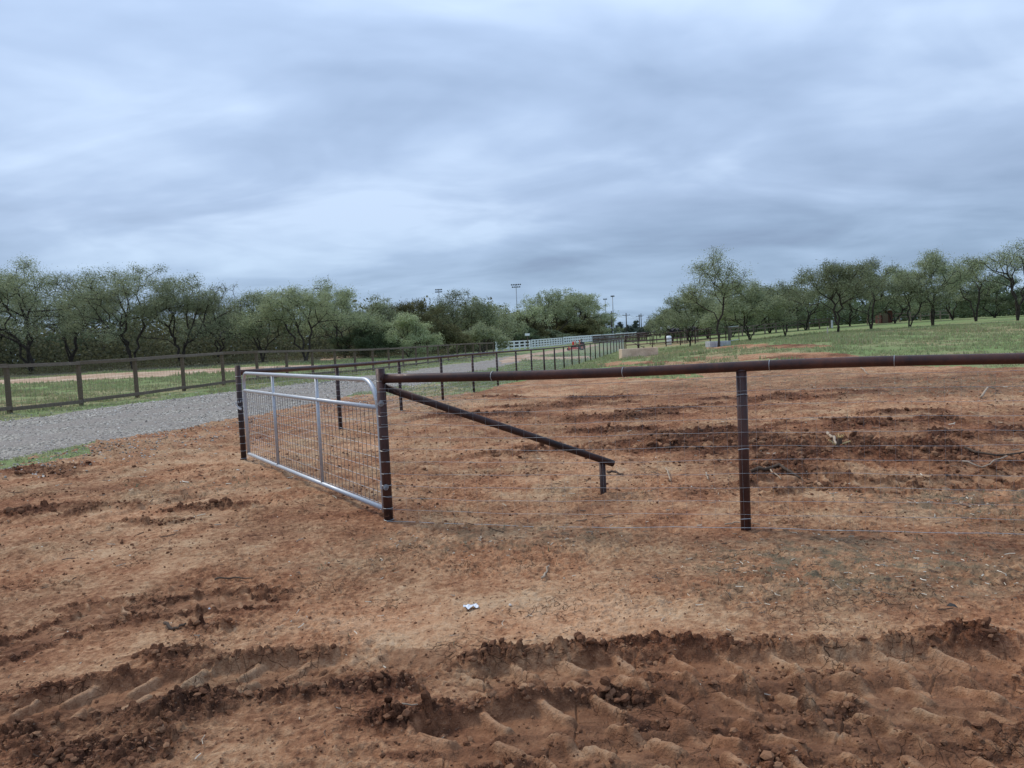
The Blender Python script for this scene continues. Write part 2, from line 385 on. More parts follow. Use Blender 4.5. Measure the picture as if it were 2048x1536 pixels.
# ------------------------------------------------------------------ ground sheet
def poly_px(pts): return np.array([gpt(u, v) for u, v in pts])
def inside(P, x, y):
    r = np.zeros(x.shape, bool); n = len(P)
    bx = (x > P[:, 0].min()) & (x < P[:, 0].max()) & (y > P[:, 1].min()) & (y < P[:, 1].max())
    xs, ys = x[bx], y[bx]; rr = np.zeros(xs.shape, bool)
    for i in range(n):
        x1, y1 = P[i]; x2, y2 = P[(i+1) % n]
        if y1 == y2: continue
        rr ^= ((y1 > ys) != (y2 > ys)) & (xs < (x2-x1)*(ys-y1)/(y2-y1)+x1)
    r[bx] = rr; return r
# world-space outlines, read off the photo's ground
LOWG = poly_px([(-260, 990), (0, 922), (95, 902), (190, 886), (300, 868), (420, 848), (520, 829), (640, 802), (740, 783), (830, 768), (900, 754), (960, 741), (1010, 733), (1060, 718), (1068, 711),
                (1010, 713), (985, 720), (900, 730), (850, 737), (750, 750), (640, 763), (560, 772), (480, 782), (400, 792), (280, 806), (150, 824), (0, 843), (-260, 874)])
SAND1 = poly_px([(1068, 711), (1100, 708), (1150, 700), (1200, 690), (1190, 688.5), (1130, 697), (1090, 702.5), (1040, 710), (1000, 718), (1040, 716)])
SAND2 = poly_px([(1000, 720), (1060, 713), (1110, 714), (1180, 712), (1190, 716), (1090, 719.5), (1040, 722), (1000, 727)])
SAND3 = poly_px([(-300, 800), (0, 768), (100, 765.5), (200, 760), (300, 755), (400, 748.5), (480, 743), (560, 738), (640, 734), (640, 730), (560, 731), (480, 735), (400, 738), (300, 743), (200, 747), (100, 754), (0, 760), (-300, 790)])
SAND4 = poly_px([(640, 722), (760, 713), (900, 702), (985, 697), (985, 694), (900, 698), (760, 708), (640, 717)])
DIRTP = poly_px([(-900, 1130), (-260, 980), (-40, 925), (110, 905), (200, 885), (300, 862), (420, 842), (520, 824), (640, 797), (740, 790), (800, 793), (880, 790), (950, 782), (1010, 768), (1090, 756), (1150, 745), (1200, 738), (1240, 733), (1330, 735), (1450, 731), (1530, 728), (1640, 726), (1710, 728), (1800, 731), (1900, 733), (2048, 735), (2500, 745), (3300, 830)])
DIRTP = np.concatenate([DIRTP, [(60, 2), (60, -60), (-60, -60), (-60, 3)]])
PATCHES = [poly_px(p) for p in (
    [(1395, 695), (1450, 691), (1540, 689), (1640, 691), (1660, 695), (1560, 698), (1440, 699)],
    [(1480, 712), (1560, 707), (1640, 706), (1700, 712), (1700, 722), (1480, 722)],
    [(1200, 727), (1245, 722), (1340, 724), (1420, 722), (1420, 728), (1300, 730), (1200, 732)], [(1340, 717), (1420, 712), (1470, 714), (1440, 718)])]
GREENP = [poly_px(p) for p in (
    [(1240, 757), (1300, 749), (1400, 748), (1420, 753), (1330, 760)],
    [(-100, 960), (0, 938), (80, 925), (190, 908), (185, 893), (100, 899), (0, 920), (-100, 945)])]
BRUSHP = poly_px([(-700, 830), (-300, 788), (0, 757), (100, 752), (200, 745.5), (400, 735), (480, 730), (640, 722), (760, 711), (900, 698), (960, 694), (1100, 692), (1180, 684), (1215, 679)])
BRUSHP = np.concatenate([BRUSHP, [(30, 330), (-400, 400), (-400, 60)]])

# ruts and churned soil, in world metres
def ell(cu, cv_, ru, rv, amp):
    x, y = gpt(cu, cv_); return (x, y, ru*y/F, rv*y*y/(F*CAMH), amp)
CHURN = [ell(*a) for a in [
    (335, 1322, 120, 18, .085), (375, 1430, 130, 42, .075), (230, 1510, 180, 40, .055), (60, 1480, 90, 30, .03), (700, 1372, 130, 24, .035), (590, 1385, 70, 18, .03),
    (1240, 1292, 220, 12, .04), (1000, 1310, 120, 14, .025), (1890, 1278, 150, 18, .06), (1510, 1500, 170, 36, .07), (1720, 1478, 140, 26, .07), (1930, 1450, 130, 20, .05),
    (1150, 1520, 200, 18, .035), (780, 1440, 90, 22, .03), (860, 1500, 90, 20, .02), (1950, 1530, 150, 20, .03), (1350, 1385, 260, 8, .03), (1700, 1385, 300, 8, .03),
    (1640, 900, 150, 26, .14), (1820, 905, 170, 34, .17), (1560, 935, 90, 16, .10), (1720, 848, 180, 9, .10), (1250, 835, 110, 8, .12), (1205, 797, 70, 6, .12),
    (1230, 862, 80, 8, .07), (1420, 872, 140, 13, .11), (1800, 827, 70, 6, .14), (1450, 890, 160, 16, .08), (1960, 870, 120, 10, .10), (1100, 812, 120, 8, .05), (1350, 820, 120, 8, .06),
    (1560, 795, 160, 7, .05), (1100, 905, 150, 10, .035), (950, 830, 120, 8, .03),
    (100, 945, 120, 9, .05), (40, 1030, 100, 12, .05), (190, 1018, 90, 8, .045), (290, 1046, 80, 8, .04), (420, 1015, 90, 8, .03), (230, 1212, 150, 10, .02), (420, 1250, 120, 8, .02),
    (1540, 694, 110, 2.6, .22), (1450, 696, 60, 2, .12), (1610, 692, 40, 1.6, .28), (1600, 713, 90, 3, .16), (1380, 716, 100, 3, .07), (1250, 733, 70, 3, .06), (1665, 712, 35, 2.5, .24),
    (1010, 795, 50, 5, .05)]]
def ruts():
    R = []
    def add(px, hw, dep, berm, lug, P, sg=1):
        R.append((np.array([gpt(*p) for p in px]), hw, dep, berm, lug, P, sg))
    add([(880, 1385), (1000, 1362), (1200, 1346), (1500, 1340), (1800, 1332), (2150, 1326)], .19, .045, .040, .036, .225)
    add([(780, 1530), (900, 1490), (1080, 1458), (1300, 1432), (1550, 1418), (1800, 1402), (2150, 1396)], .20, .048, .040, .038, .235)
    add([(1000, 1575), (1200, 1530), (1400, 1508), (1700, 1490), (2100, 1500)], .15, .035, .035, .034, .215)
    add([(-120, 1455), (60, 1425), (200, 1398), (400, 1372), (600, 1352), (740, 1338)], .17, .042, .035, .036, .225, -1)
    add([(90, 1226), (180, 1217), (260, 1211), (330, 1205)], .10, .018, .012, .022, .12)
    add([(1000, 905), (1120, 900), (1300, 893), (1480, 888)], .2, .03, .03, .05, .30)
    add([(-200, 1180), (0, 1108), (160, 1055), (330, 1010), (560, 960), (700, 925)], .16, .018, .016, .0, .2)
    add([(-200, 1040), (0, 985), (200, 945), (430, 900), (560, 872)], .18, .022, .02, .0, .2)
    add([(-100, 1350), (0, 1300), (180, 1240), (420, 1205), (620, 1190)], .12, .010, .012, .012, .16)
    add([(1480, 985), (1600, 962), (1760, 975), (2100, 960)], .2, .03, .03, .04, .25)
    return R
RUTS = ruts()
def poly_dist(P, x, y):
    best = np.full(x.shape, 1e9); sd_ = np.zeros(x.shape); ss = np.zeros(x.shape); acc = 0; tt = np.zeros(x.shape)
    tot = np.linalg.norm(np.diff(P, axis=0), axis=1).sum()
    for i in range(len(P)-1):
        a, b = P[i], P[i+1]; d = b-a; Ln = np.hypot(*d); d = d/Ln
        t = np.clip((x-a[0])*d[0]+(y-a[1])*d[1], 0, Ln); ex = x-a[0]-t*d[0]; ey = y-a[1]-t*d[1]
        r = np.hypot(ex, ey); s_ = np.sign(d[0]*(y-a[1])-d[1]*(x-a[0])); n = r < best
        best = np.where(n, r, best); sd_ = np.where(n, r*s_, sd_); ss = np.where(n, acc+t, ss); acc += Ln
    return sd_, ss, tot
def detail(x, y):
    """small relief z, churn, pale, weed for flat arrays"""
    r = np.hypot(x, y); z = np.zeros(x.shape); churn = np.zeros(x.shape); pale = np.zeros(x.shape)
    wx = x+.10*pnoise(x*1.3, y*1.3, 91)+.03*pnoise(x*6, y*6, 95); wy = y+.10*pnoise(x*1.3, y*1.3, 92)+.03*pnoise(x*6, y*6, 96)
    for cx_, cy_, rx, ry, amp in CHURN:
        b = (np.abs(x-cx_) < rx*1.9+.3) & (np.abs(y-cy_) < ry*1.9+.3)
        if not b.any(): continue
        k = .10*max(1, cy_/8)
        q = np.hypot((wx[b]-cx_)/rx, (wy[b]-cy_)/ry); churn_w = 1. if cy_ < 4.6 else .8
        mk = smooth(1.30, .35, q+(.35 if cy_ < 6 else .85)*pnoise(x[b]*3.1/max(1, cy_/6), y[b]*3.1/max(1, cy_/6), 97))
        z[b] = np.maximum(z[b], 0)+amp*mk*(.42+.35*pnoise(x[b]/k/2.4, y[b]/k/2.4, 98))*(.42 if cy_ > 6 else 1.)*np.where(z[b] > amp*.5, .35, 1)
        churn[b] = np.maximum(churn[b], mk*churn_w)
    smoothz = np.zeros(x.shape)
    for P, hw, dep, berm, lug, per, sg in RUTS:
        m = hw*3
        b = (x > P[:, 0].min()-m) & (x < P[:, 0].max()+m) & (y > P[:, 1].min()-m) & (y < P[:, 1].max()+m)
        if not b.any(): continue
        d, s, tot = poly_dist(P, wx[b]*.35+x[b]*.65, wy[b]*.35+y[b]*.65); a = np.abs(d)/hw
        endf = smooth(0, .25, s)*smooth(tot, tot-.25, s)
        brk = smooth(-.55, -.05, pnoise(s*1.1, np.sign(d)*3+s*0, 60)+.25)
        floor = smooth(1.12, .80, a)
        h = -dep*floor*endf
        h += berm*np.exp(-((a-1.25)/.22)**2)*endf*(.55+.9*pnoise(s*3, np.sign(d)*5.1, 61))
        if lug > 0:
            ph = np.mod(s+sg*d*.55+np.where(d > 0, per*.5, 0)+.018*pnoise(s*5, d*5, 62), per)-per*.5
            bar = np.exp(-np.abs(ph/(per*.115))**3.2)*smooth(.06, .20, a)*smooth(1.0, .84, a)*(.75+.4*_hash(np.floor((s+sg*d*.55)/per), np.sign(d)+0*s, 77))
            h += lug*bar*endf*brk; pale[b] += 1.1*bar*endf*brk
            h += berm*.7*np.exp(-(a/.13)**2)*endf*(.4+.9*pnoise(s*6, d*9, 63))
        crmb = smooth(.05, .45, pnoise(s*2.6+7, d*7, 64)-.14)*endf*(lug > 0)*floor
        z[b] = z[b]*(1-.75*floor*endf)+h; churn[b] = churn[b]*(1-.8*floor*endf)+.75*crmb
        churn[b] = np.maximum(churn[b], (np.exp(-((a-1.25)/.3)**2)*.7+np.exp(-(a/.12)**2)*.5)*endf*(lug > 0))
        smoothz[b] = np.maximum(smoothz[b], floor*endf*(lug > 0)*(1-.85*crmb))
    # slick scraped patch
    sx, sy = gpt(848, 1308); b = (np.abs(x-sx) < .35) & (np.abs(y-sy) < .3)
    if b.any():
        mk = smooth(1.1, .8, np.maximum(np.abs(wx[b]-sx)/.20, np.abs(wy[b]-sy)/.13)); z[b] = z[b]*(1-mk)-.05*mk*smooth(sy+.13, sy-.13, y[b])+.004*mk*pnoise(x[b]*28, y[b]*1.5, 71)
        smoothz[b] = np.maximum(smoothz[b], mk); churn[b] *= 1-mk; pale[b] -= .3*mk
    rough = 1-.66*smoothz
    near = r < 40
    xn, yn, rn = x[near], y[near], r[near]
    z[near] += .020*fbm(xn, yn, 1.7, 2, 1)+rough[near]*(.010*fbm(xn, yn, .42, 3, 11, .6)*(1+.9*smooth(6, 10, rn)))
    far = smooth(30, 10, rn)
    z[near] += .014*rough[near]*far*(.5-np.abs(fbm(xn, yn*1.25, .20, 4, 21, .62)))
    rq = smooth(-.25, .45, fbm(xn, yn, 1.1, 3, 131))
    z[near] += rq*rough[near]*far*.017*fbm(xn, yn*1.2, .085, 3, 141, .65)
    mid = smooth(5, 8, rn)*smooth(34, 24, rn)
    z[near] += mid*.030*np.maximum(fbm(xn*.8, yn*1.3, .33, 3, 151, .6)-.12, 0)*1.6
    z[~near] += .03*fbm(x[~near], y[~near], 2.5, 3, 31)
    # clods and cracked plates
    b = (churn > .04) & (r < 26)
    xb, yb = x[b], y[b]; fw = smooth(4.5, 8, r[b])
    xw = xb+.02*pnoise(xb*20, yb*20, 41); yw = yb+.02*pnoise(xb*20, yb*20, 42)
    f1, f2, rid = voro(xw, yw, .070, 3); g1, g2, rg = voro(xb, yb, .034, 13); h1, h2, rh = voro(xw, yw*.8, .17, 17)
    z[b] += churn[b]*rough[b]*(.040*rid*smooth(.0, .30, f2-f1)*(.6+.8*rg)+.014*rg*smooth(0, .35, g2-g1)-.012+fw*.032*rh*smooth(0, .4, h2-h1)*(.5+rid))
    b = (smoothz > .2) & (r < 8)
    f1, f2, rid = voro(x[b], y[b], .16, 23); z[b] -= .010*smooth(.07, .0, f2-f1)*smooth(.1, .4, pnoise(x[b]*3, y[b]*3, 44)+.35)
    # flaky crust everywhere near
    b = (r < 14) & (smoothz < .6)
    f1, f2, rid = voro(x[b]+.05*pnoise(x[b]*7, y[b]*7, 51), (y[b]+.05*pnoise(x[b]*7, y[b]*7, 52))*1.2, .085, 33)
    pk = smooth(.05, .45, pnoise(x[b]*1.3, y[b]*1.9, 53)+.22)
    z[b] += .013*pk*(rid-.3)*smooth(0, .22, f2-f1)*smooth(14, 9, r[b])*rough[b]
    for (u, v, rx, ry, a) in [(1500, 1440, 800, 150, -1.2), (250, 1440, 420, 100, -.9), (750, 1400, 300, 60, -.5), (1750, 880, 560, 70, -.9), (1200, 840, 420, 50, -.6), (1750, 775, 500, 34, -.7), (300, 960, 300, 50, -.3), (950, 1240, 520, 70, .9), (600, 900, 200, 60, .7), (850, 800, 120, 30, .5), (250, 1120, 240, 40, .25), (1200, 960, 260, 30, .35), (1750, 760, 200, 14, -.25), (600, 1030, 180, 50, -.35), (150, 1000, 200, 50, -.35), (1380, 1180, 130, 40, -.15), (1000, 1100, 260, 30, -.2)]:
        cx_, cy_ = gpt(u, v); q = np.hypot((x-cx_)/(rx*cy_/F), (y-cy_)/(ry*cy_*cy_/(F*CAMH))); pale += a*smooth(1.3, .2, q)*.6
    weed = np.zeros(x.shape)
    for (u, v, rx, ry, a) in [(1700, 1130, 420, 90, 1.), (1950, 1000, 260, 60, .9), (1000, 1080, 340, 30, .7), (1850, 770, 300, 30, .8), (1500, 760, 250, 14, .7), (850, 800, 130, 30, .8), (380, 975, 170, 20, .5), (650, 1130, 200, 20, .4), (200, 900, 160, 15, .6), (1350, 722, 200, 6, .8), (1250, 990, 200, 18, .3)]:
        cx_, cy_ = gpt(u, v); q = np.hypot((x-cx_)/(rx*cy_/F), (y-cy_)/(ry*cy_*cy_/(F*CAMH))); weed = np.maximum(weed, a*smooth(1.3, .3, q))
    weed *= 1-np.clip(churn*1.4, 0, 1)
    detail.slick = smoothz
    return z, np.clip(churn, 0, 1), pale, weed
LANEC = np.array([gpt(*p) for p in [(-260, 925), (0, 880), (190, 852), (330, 828), (480, 805), (640, 782), (750, 766), (900, 743), (1000, 724)]])
def lane_track(x, y):
    d, s, t = poly_dist(LANEC, x, y); a = np.abs(d+.15*pnoise(x*.4, y*.4, 190)); return smooth(.25, .5, a)*smooth(1.25, .95, a)
def region(x, y):
    """0 dirt 1 pasture 2 gravel 3 sand 4 brush"""
    s = np.clip(np.hypot(x, y)/12, .35, 3)
    nx = x+s*(.22*pnoise(x/s*1.2, y/s*1.2, 81)+.10*pnoise(x/s*4, y/s*4, 83)); ny = y+s*(.22*pnoise(x/s*1.2, y/s*1.2, 82)+.10*pnoise(x/s*4, y/s*4, 84))
    c = np.full(x.shape, 1, np.int8)
    c[inside(BRUSHP, nx, ny)] = 4
    c[inside(DIRTP, nx, ny)] = 0
    c[inside(LOWG, nx, ny)] = 2
    for p in (SAND1, SAND2, SAND3, SAND4): c[inside(p, x+.3*(nx-x), y+.3*(ny-y))] = 3
    for p in PATCHES: c[inside(p, nx, ny)] = 0
    for p in GREENP: c[inside(p, nx, ny) & (pnoise(x*5, y*5, 85) > -.35)] = 1
    far = np.hypot(x, y) > 200; c[far & (c == 0)] = 1
    return c
def ground():
    rr = list(np.geomspace(.25, 2.1, 26)[:-1]); r = 2.1
    while r < 3200:
        rr.append(r); st = .0064 if r < 4.4 else min(.0064*(r/4.4)**1.9, r*.06)
        r += st
    rr = np.array(rr); A = math.radians(43)
    th = np.concatenate([np.linspace(-PI, -A, 46)[:-1], np.linspace(-A, A, 1420), np.linspace(A, PI, 46)[1:-1]])
    nrr, nth = len(rr), len(th)
    R_, T_ = np.meshgrid(rr, th, indexing='ij'); x = (R_*np.sin(T_)).ravel(); y = (R_*np.cos(T_)).ravel()
    x = np.append(x, 0.); y = np.append(y, 0.)
    z = zbase(x, y); dz, churn, pale, weed = detail(x, y); slick = detail.slick
    rg = region(x, y)
    amp = np.where(rg == 0, 1., np.where(rg == 2, .35, .5)); z = z+dz*amp
    ok = np.hypot(x, y) < 30; g = ok & (rg == 2); z[g] += .012*pnoise(x[g]*14, y[g]*14, 5)+.012
    i = np.arange(nrr-1)[:, None]*nth; j = np.arange(nth)[None]; j2 = (j+1) % nth
    Q = np.stack([i+j, i+j2, i+nth+j2, i+nth+j], -1).reshape(-1, 4)[:, ::-1]
    fx = x[Q[:, 0]]*.5+x[Q[:, 2]]*.5; fy = y[Q[:, 0]]*.5+y[Q[:, 2]]*.5; fr = region(fx, fy)
    dry = np.zeros(len(x))
    for (u, v, rx, ry, a) in [(150, 800, 260, 30, .55), (1400, 724, 260, 9, 1.3), (1330, 708, 120, 5, .9), (1500, 701, 160, 4, .9), (1300, 690, 120, 6, .8), (1900, 660, 200, 8, .8), (1780, 690, 160, 6, .4), (1850, 715, 200, 10, .5), (850, 790, 100, 30, 1.0)]:
        cx_, cy_ = gpt(u, v); q = np.hypot((x-cx_)/(rx*cy_/F), (y-cy_)/(ry*cy_*cy_/(F*CAMH))); dry = np.maximum(dry, a*smooth(1.3, .3, q))
    lm = np.hypot(x, y) < 90; track = np.zeros(len(x)); track[lm] = lane_track(x[lm], y[lm])
    V = np.stack([x, y, z], 1)
    for code, name, mt in ((0, 'ground', DIRT), (1, 'pasture', PAST), (2, 'gravel_lane', GRAV), (3, 'sand_track', SAND), (4, 'brushland', BRUSH)):
        q = Q[fr == code]
        tri = None
        if code == 0: tri = np.stack([np.full(nth, len(x)-1), (np.arange(nth)+1) % nth, np.arange(nth)], 1)
        allv = q.ravel() if tri is None else np.concatenate([q.ravel(), tri.ravel()])
        u, inv = np.unique(allv, return_inverse=True)
        me = bpy.data.meshes.new(name); me.vertices.add(len(u)); me.vertices.foreach_set('co', V[u].ravel().astype(np.float32))
        me.loops.add(len(inv)); me.loops.foreach_set('vertex_index', inv.ravel().astype(np.int32))
        nt_ = 0 if tri is None else len(tri); me.polygons.add(len(q)+nt_)
        st = np.concatenate([np.arange(len(q))*4, len(q)*4+np.arange(nt_)*3]); me.polygons.foreach_set('loop_start', st.astype(np.int32))
        me.polygons.foreach_set('use_smooth', np.ones(len(q)+nt_, bool)); me.update(calc_edges=True)
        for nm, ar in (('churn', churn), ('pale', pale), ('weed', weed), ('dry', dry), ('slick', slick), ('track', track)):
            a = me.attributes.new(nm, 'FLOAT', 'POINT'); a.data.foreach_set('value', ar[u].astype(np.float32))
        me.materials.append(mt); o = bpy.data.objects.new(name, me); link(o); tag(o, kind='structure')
ground()
def zs(x, y):
    """surface height incl. relief for arrays"""
    x = np.asarray(x, float); y = np.asarray(y, float); rg = region(x, y); dz = detail(x, y)[0]
    return zbase(x, y)+dz*np.where(rg == 0, 1., np.where(rg == 2, .35, .5))
def zs1(x, y): return float(zs(np.array([x]), np.array([y]))[0])

# ------------------------------------------------------------------ near pipe fence
PR = .0365
def ring(mb, c, axis, r, w=.0022, n=14, tilt=0.0):
    A = axes(axis, (0, 0, 1) if abs(axis[2]) < .9 else (1, 0, 0)); a = np.linspace(0, 2*PI, n+1)
    P = np.asarray(c)+r*(np.cos(a)[:, None]*A[1]+np.sin(a)[:, None]*A[2])+A[0]*(tilt*np.cos(a))[:, None]; mb.tube(P, w, 4, False)
def gal(u, v, y):
    """world point on the ray of a photo pixel at forward distance y"""
    d = ray(u, v); t = y/d[1]; return Cv+d*t
PA = np.array(at(778, 6.2)); PB = np.array(at(1492, 5.47)); RAILH = 1.215
dirn = PB-PA; dirn[2] = 0; SP = np.linalg.norm(dirn); dirn /= SP; nrm = np.array([-dirn[1], dirn[0], 0])
PEND = PB+dirn*SP*1.9
def near_fence():
    root = empty('pipe_fence', tuple(PA), 'dark rusted steel pipe fence with wire mesh across the red dirt, nearest the camera', 'fence')
    def zg(p): return zb(p[0], p[1])
    posts = [PA, PB, PB+dirn*SP*.98]
    for i, p in enumerate(posts):
        g = zg(p); top = RAILH+.045 if i == 0 else RAILH-.06
        pm = MB().tube([(p[0], p[1], g-.4), (p[0], p[1], g+.6), (p[0], p[1], g+top)], PR+.001*(i == 0), 20); po = pm.build('post', RUST, root, True)
        for h in ((.97, .58, .075) if i else ()):
            t = MB(); ring(t, (p[0], p[1], g+h), (0, 0, 1), PR+.002, .0028, 18, .012); t.build('tie_wire', WIRE, po)
        if i == 0:
            for k in range(13):                        # mesh ends wrapped round the gate post
                t = MB(); ring(t, (p[0], p[1], g+.03+k*.0945), (0, 0, 1), PR+.0025, .0018, 18, .004*((k*7) % 3-1)); t.build('wire_wrap', WIRE, po)
            A = axes(nrm*-1+dirn*.15)
            for h in (.98, .30):
                b = MB(); c = np.array([p[0], p[1], g+h])-nrm*PR+dirn*.008; f = -nrm/np.linalg.norm(nrm)
                b.tube([c-f*.004, c+f*.005], .024, 16); b.tube([c+f*.005, c+f*.017], .015, 6); b.tube([c+f*.017, c+f*.034], .008, 10)
                b.build('hinge_bolt', BOLT, po)
    ra = np.array([PA[0], PA[1], zg(PA)+RAILH-PR])+dirn*PR*.3
    pts = [ra+dirn*t+np.array([0, 0, zb(*(ra+dirn*t)[:2])-zg(PA)+.004*math.sin(t*2.1)]) for t in np.linspace(0, SP*2.9, 30)]
    rail = MB().tube(pts, PR, 20).build('top_rail', RUST, root, True)
    for u in (985, 1247, 1540, 1789):
        d = ray(u, 730); s = 0
        # where the column meets the rail line
        k = np.linalg.solve(np.array([[d[0], -dirn[0]], [d[1], -dirn[1]]]), ra[:2]-Cv[:2])[1]
        p = ra+dirn*k; p[2] = np.interp(k, np.linspace(0, SP*2.9, 30), [q[2] for q in pts])
        t = MB(); ring(t, p, dirn, PR+.002, .0028, 18, .010); t.build('tie_wire', WIRE, rail)
    ring_ = MB(); ring(ring_, ra+dirn*(PR*.75), dirn, PR+.001, .0045, 16); ring_.build('weld_bead', RUSTD, rail)
    for p in posts[1:]: ring_ = MB(); ring(ring_, (p[0], p[1], zg(p)+RAILH-PR*1.9), (0, 0, 1), PR+.001, .0045, 16); ring_.build('weld_bead', RUSTD, rail)
    # brace from the gate post down to its short stub
    s_u, s_y = 1207, 6.93; sx, sy, sz = at(s_u, s_y); hz_ = height_to(sx, sy, sz, 925)
    end = gal(1226, 927, s_y+.02); st = np.array([PA[0], PA[1], zg(PA)+RAILH-.10])+np.array([.0, .02, 0])
    d = end-st
    MB().tube([st, st+d*.5, end], .031, 18).build('brace', RUSTD, root, True)
    bt = (s_y-st[1])/(end[1]-st[1]); MB().tube([(sx, sy, sz-.3), (sx, sy, st[2]+d[2]*bt*.97-.012)], .029, 16).build('brace_post', RUSTD, root, True)
    # welded wire mesh
    m = MB(); a0 = PA-nrm*(PR+.003)*0+nrm*-.040; Ltot = SP*2.9
    ks = np.linspace(0, Ltot, 40)
    hs = [.02+k*.0985 for k in range(12)]
    for i, h in enumerate(hs):
        P = [a0+dirn*k+np.array([0, 0, zb(*(a0+dirn*k)[:2])-a0[2]*0+h+.004*math.sin(k*3.1+i)+.003*math.sin(k*9+i*2)-a0[2]]) for k in ks]
        m.tube(P, .0011 if i else .0020, 4, False)
    for k in np.arange(.08, Ltot, .1):
        p = a0+dirn*k; z = zb(p[0], p[1])-0; w_ = .004*math.sin(k*13)
        m.tube([(p[0], p[1], z+.01), (p[0]+w_, p[1], z+.5), (p[0], p[1], z+hs[-1])], .00055, 3, False)
    m.build('wire_mesh', WIRE, root)
near_fence()

# ------------------------------------------------------------------ farm gate
PC = np.array(at(488, 10.25))
def gate():
    d = PC-PA; d[2] = 0; full = np.linalg.norm(d); d /= full; nn = np.array([-d[1], d[0], 0])
    A0 = PA+d*.075; Ln = full-.36; z0 = PA[2]
    root = empty('farm_gate', tuple(A0), 'galvanised tube farm gate with wire mesh, closed between two rusty pipe posts', 'gate')
    b, t_ = .105, 1.165; r = .021
    def P(s, h, o=0): q = A0+d*s+nn*o; return (q[0], q[1], z0+h)
    # outer frame: near top corner is a large bend, far one a tight bend
    pts = [P(0, b-.03), P(0, .5), P(0, t_-.28)]
    for a in np.linspace(0, PI/2, 9)[1:]: pts.append(P(.28-.28*math.cos(a), t_-.28+.28*math.sin(a)))
    pts += [P(Ln*.5, t_), P(Ln-.14, t_)]
    for a in np.linspace(0, PI/2, 7)[1:]: pts.append(P(Ln-.14+.14*math.sin(a), t_-.14+.14*math.cos(a)))
    pts += [P(Ln, .6), P(Ln, b)]
    # resample for even rings
    MB().tube(pts, r, 14).build('outer_frame', GALV, root, True)
    MB().tube([P(0, b), P(Ln/2, b-.004), P(Ln, b)], r, 14).build('bottom_rail', GALV, root, True)
    m2 = t_-.225
    MB().tube([P(0, m2), P(Ln/2, m2-.002), P(Ln, m2)], r*.92, 14).build('middle_rail', GALV, root, True)
    for f in (.345, .695):
        MB().tube([P(Ln*f, b), P(Ln*f, t_)], r*.80, 12).build('stay', GALV, root, True)
    m = MB()
    for s in np.arange(.085, Ln-.02, .094):
        w_ = .003*math.sin(s*17); m.tube([P(s, b-.045, -.020), P(s+w_, .6, -.021), P(s, m2-.005, -.020)], .0024, 4, False)
    m.build('mesh_panel', GATEW, root)
    m = MB(); h = b+.02
    while h < m2-.03: m.tube([P(.0, h, -.023), P(Ln*.5, h+.002, -.023), P(Ln, h, -.023)], .0016, 4, False); h += .096
    m.build('mesh_wire', GALVM, root)
    for h in (.98, .30):
        c = np.array(P(0, h)); e = np.array([PA[0], PA[1], z0+h])
        k = MB(); k.tube([c+(0, 0, -.03), c+(0, 0, .03)], r+.006, 12); k.tube([c+d*-.02, e], .009, 8); k.build('hinge', GALV, root)
    k = MB()
    # latch chain looped round the far post
    c = np.array(P(Ln, .70)); e = np.array([PC[0], PC[1], z0+.76]); n_ = 12
    for i in range(n_):
        p = c+(e-c)*(i/(n_-1.)); p = p+np.array([-.05, -.03, -.02*math.sin(PI*i/(n_-1))]); ring(k, p, axes(d)[i % 2+1], .016, .0035, 8)
    for i in range(10):
        a = -2.6+i*.5; ring(k, (PC[0]+.047*math.cos(a), PC[1]+.047*math.sin(a), z0+.77+.004*i), (math.sin(a), -math.cos(a), .3*(i % 2)), .014, .0035, 8)
    k.build('latch_chain', GALV, root)
gate()

# ------------------------------------------------------------------ pipe fence along the lane
def interp_line(pts, s):
    P = np.asarray(pts); D = np.r_[0, np.cumsum(np.linalg.norm(np.diff(P[:, :2], axis=0), axis=1))]
    x = np.interp(s, D, P[:, 0]); y = np.interp(s, D, P[:, 1]); return x, y, D[-1]
def lane_fence():
    us = [803, 886, 947.5, 996, 1035, 1065, 1089.5, 1110, 1129, 1144, 1158.7, 1171, 1182, 1191, 1200, 1207.6, 1215, 1221.7, 1228, 1234, 1239, 1243, 1249]
    posts = [tuple(PC), at(681, 14.2)]
    for u in us:
        y = 10056/(1370-u)
        posts.append(at(u, y))
    # even out small reading errors along the far run
    P = np.array(posts); n = len(P)
    for _ in range(3): P[3:-1] = P[3:-1]*.5+(P[2:-2]+P[4:])*.25
    root = empty('pipe_fence', tuple(PC), 'long rusted steel pipe fence with wire mesh running away beside the gravel lane', 'fence')
    RH = 1.215
    for i, p in enumerate(P):
        g = zb(p[0], p[1]); top = RH+.06 if i == 0 else RH-.05
        po = MB().tube([(p[0], p[1], g-.3), (p[0], p[1], g+top)], PR if i < 8 else PR*1.05, 14 if i < 6 else 8).build('post', RUSTD, root, True)
        if i < 8:
            for k in range(12): t = MB(); ring(t, (p[0], p[1], g+.03+k*.1), (0, 0, 1), PR+.003, .0016, 10); t.build('tie_wire', GALVM, po)
    pts = []; _, _, D = interp_line(P, 0)
    for s in np.linspace(0, D, 90):
        x, y, _ = interp_line(P, s); pts.append((x, y, zb(x, y)+RH-PR))
    MB().tube(pts, PR, 12).build('top_rail', RUST, root, True)
    m = MB(); off = np.array([-.035, -.02, 0])
    for k in range(12):
        m.tube([(x-.04, y-.01, z-RH+PR+.02+k*.098) for x, y, z in pts], np.linspace(.0015, .0040, len(pts)), 3, False)
    s = .1
    while s < D:
        x, y, _ = interp_line(P, s); z = zb(x, y); m.tube([(x-.04, y-.01, z+.01), (x-.04, y-.01, z+1.1)], .0011+.0016*s/D, 3, False); s += .1
    m.build('wire_mesh', GALVM, root)
    # corner brace and the cross run that closes the far paddock
    return P
LP = lane_fence()

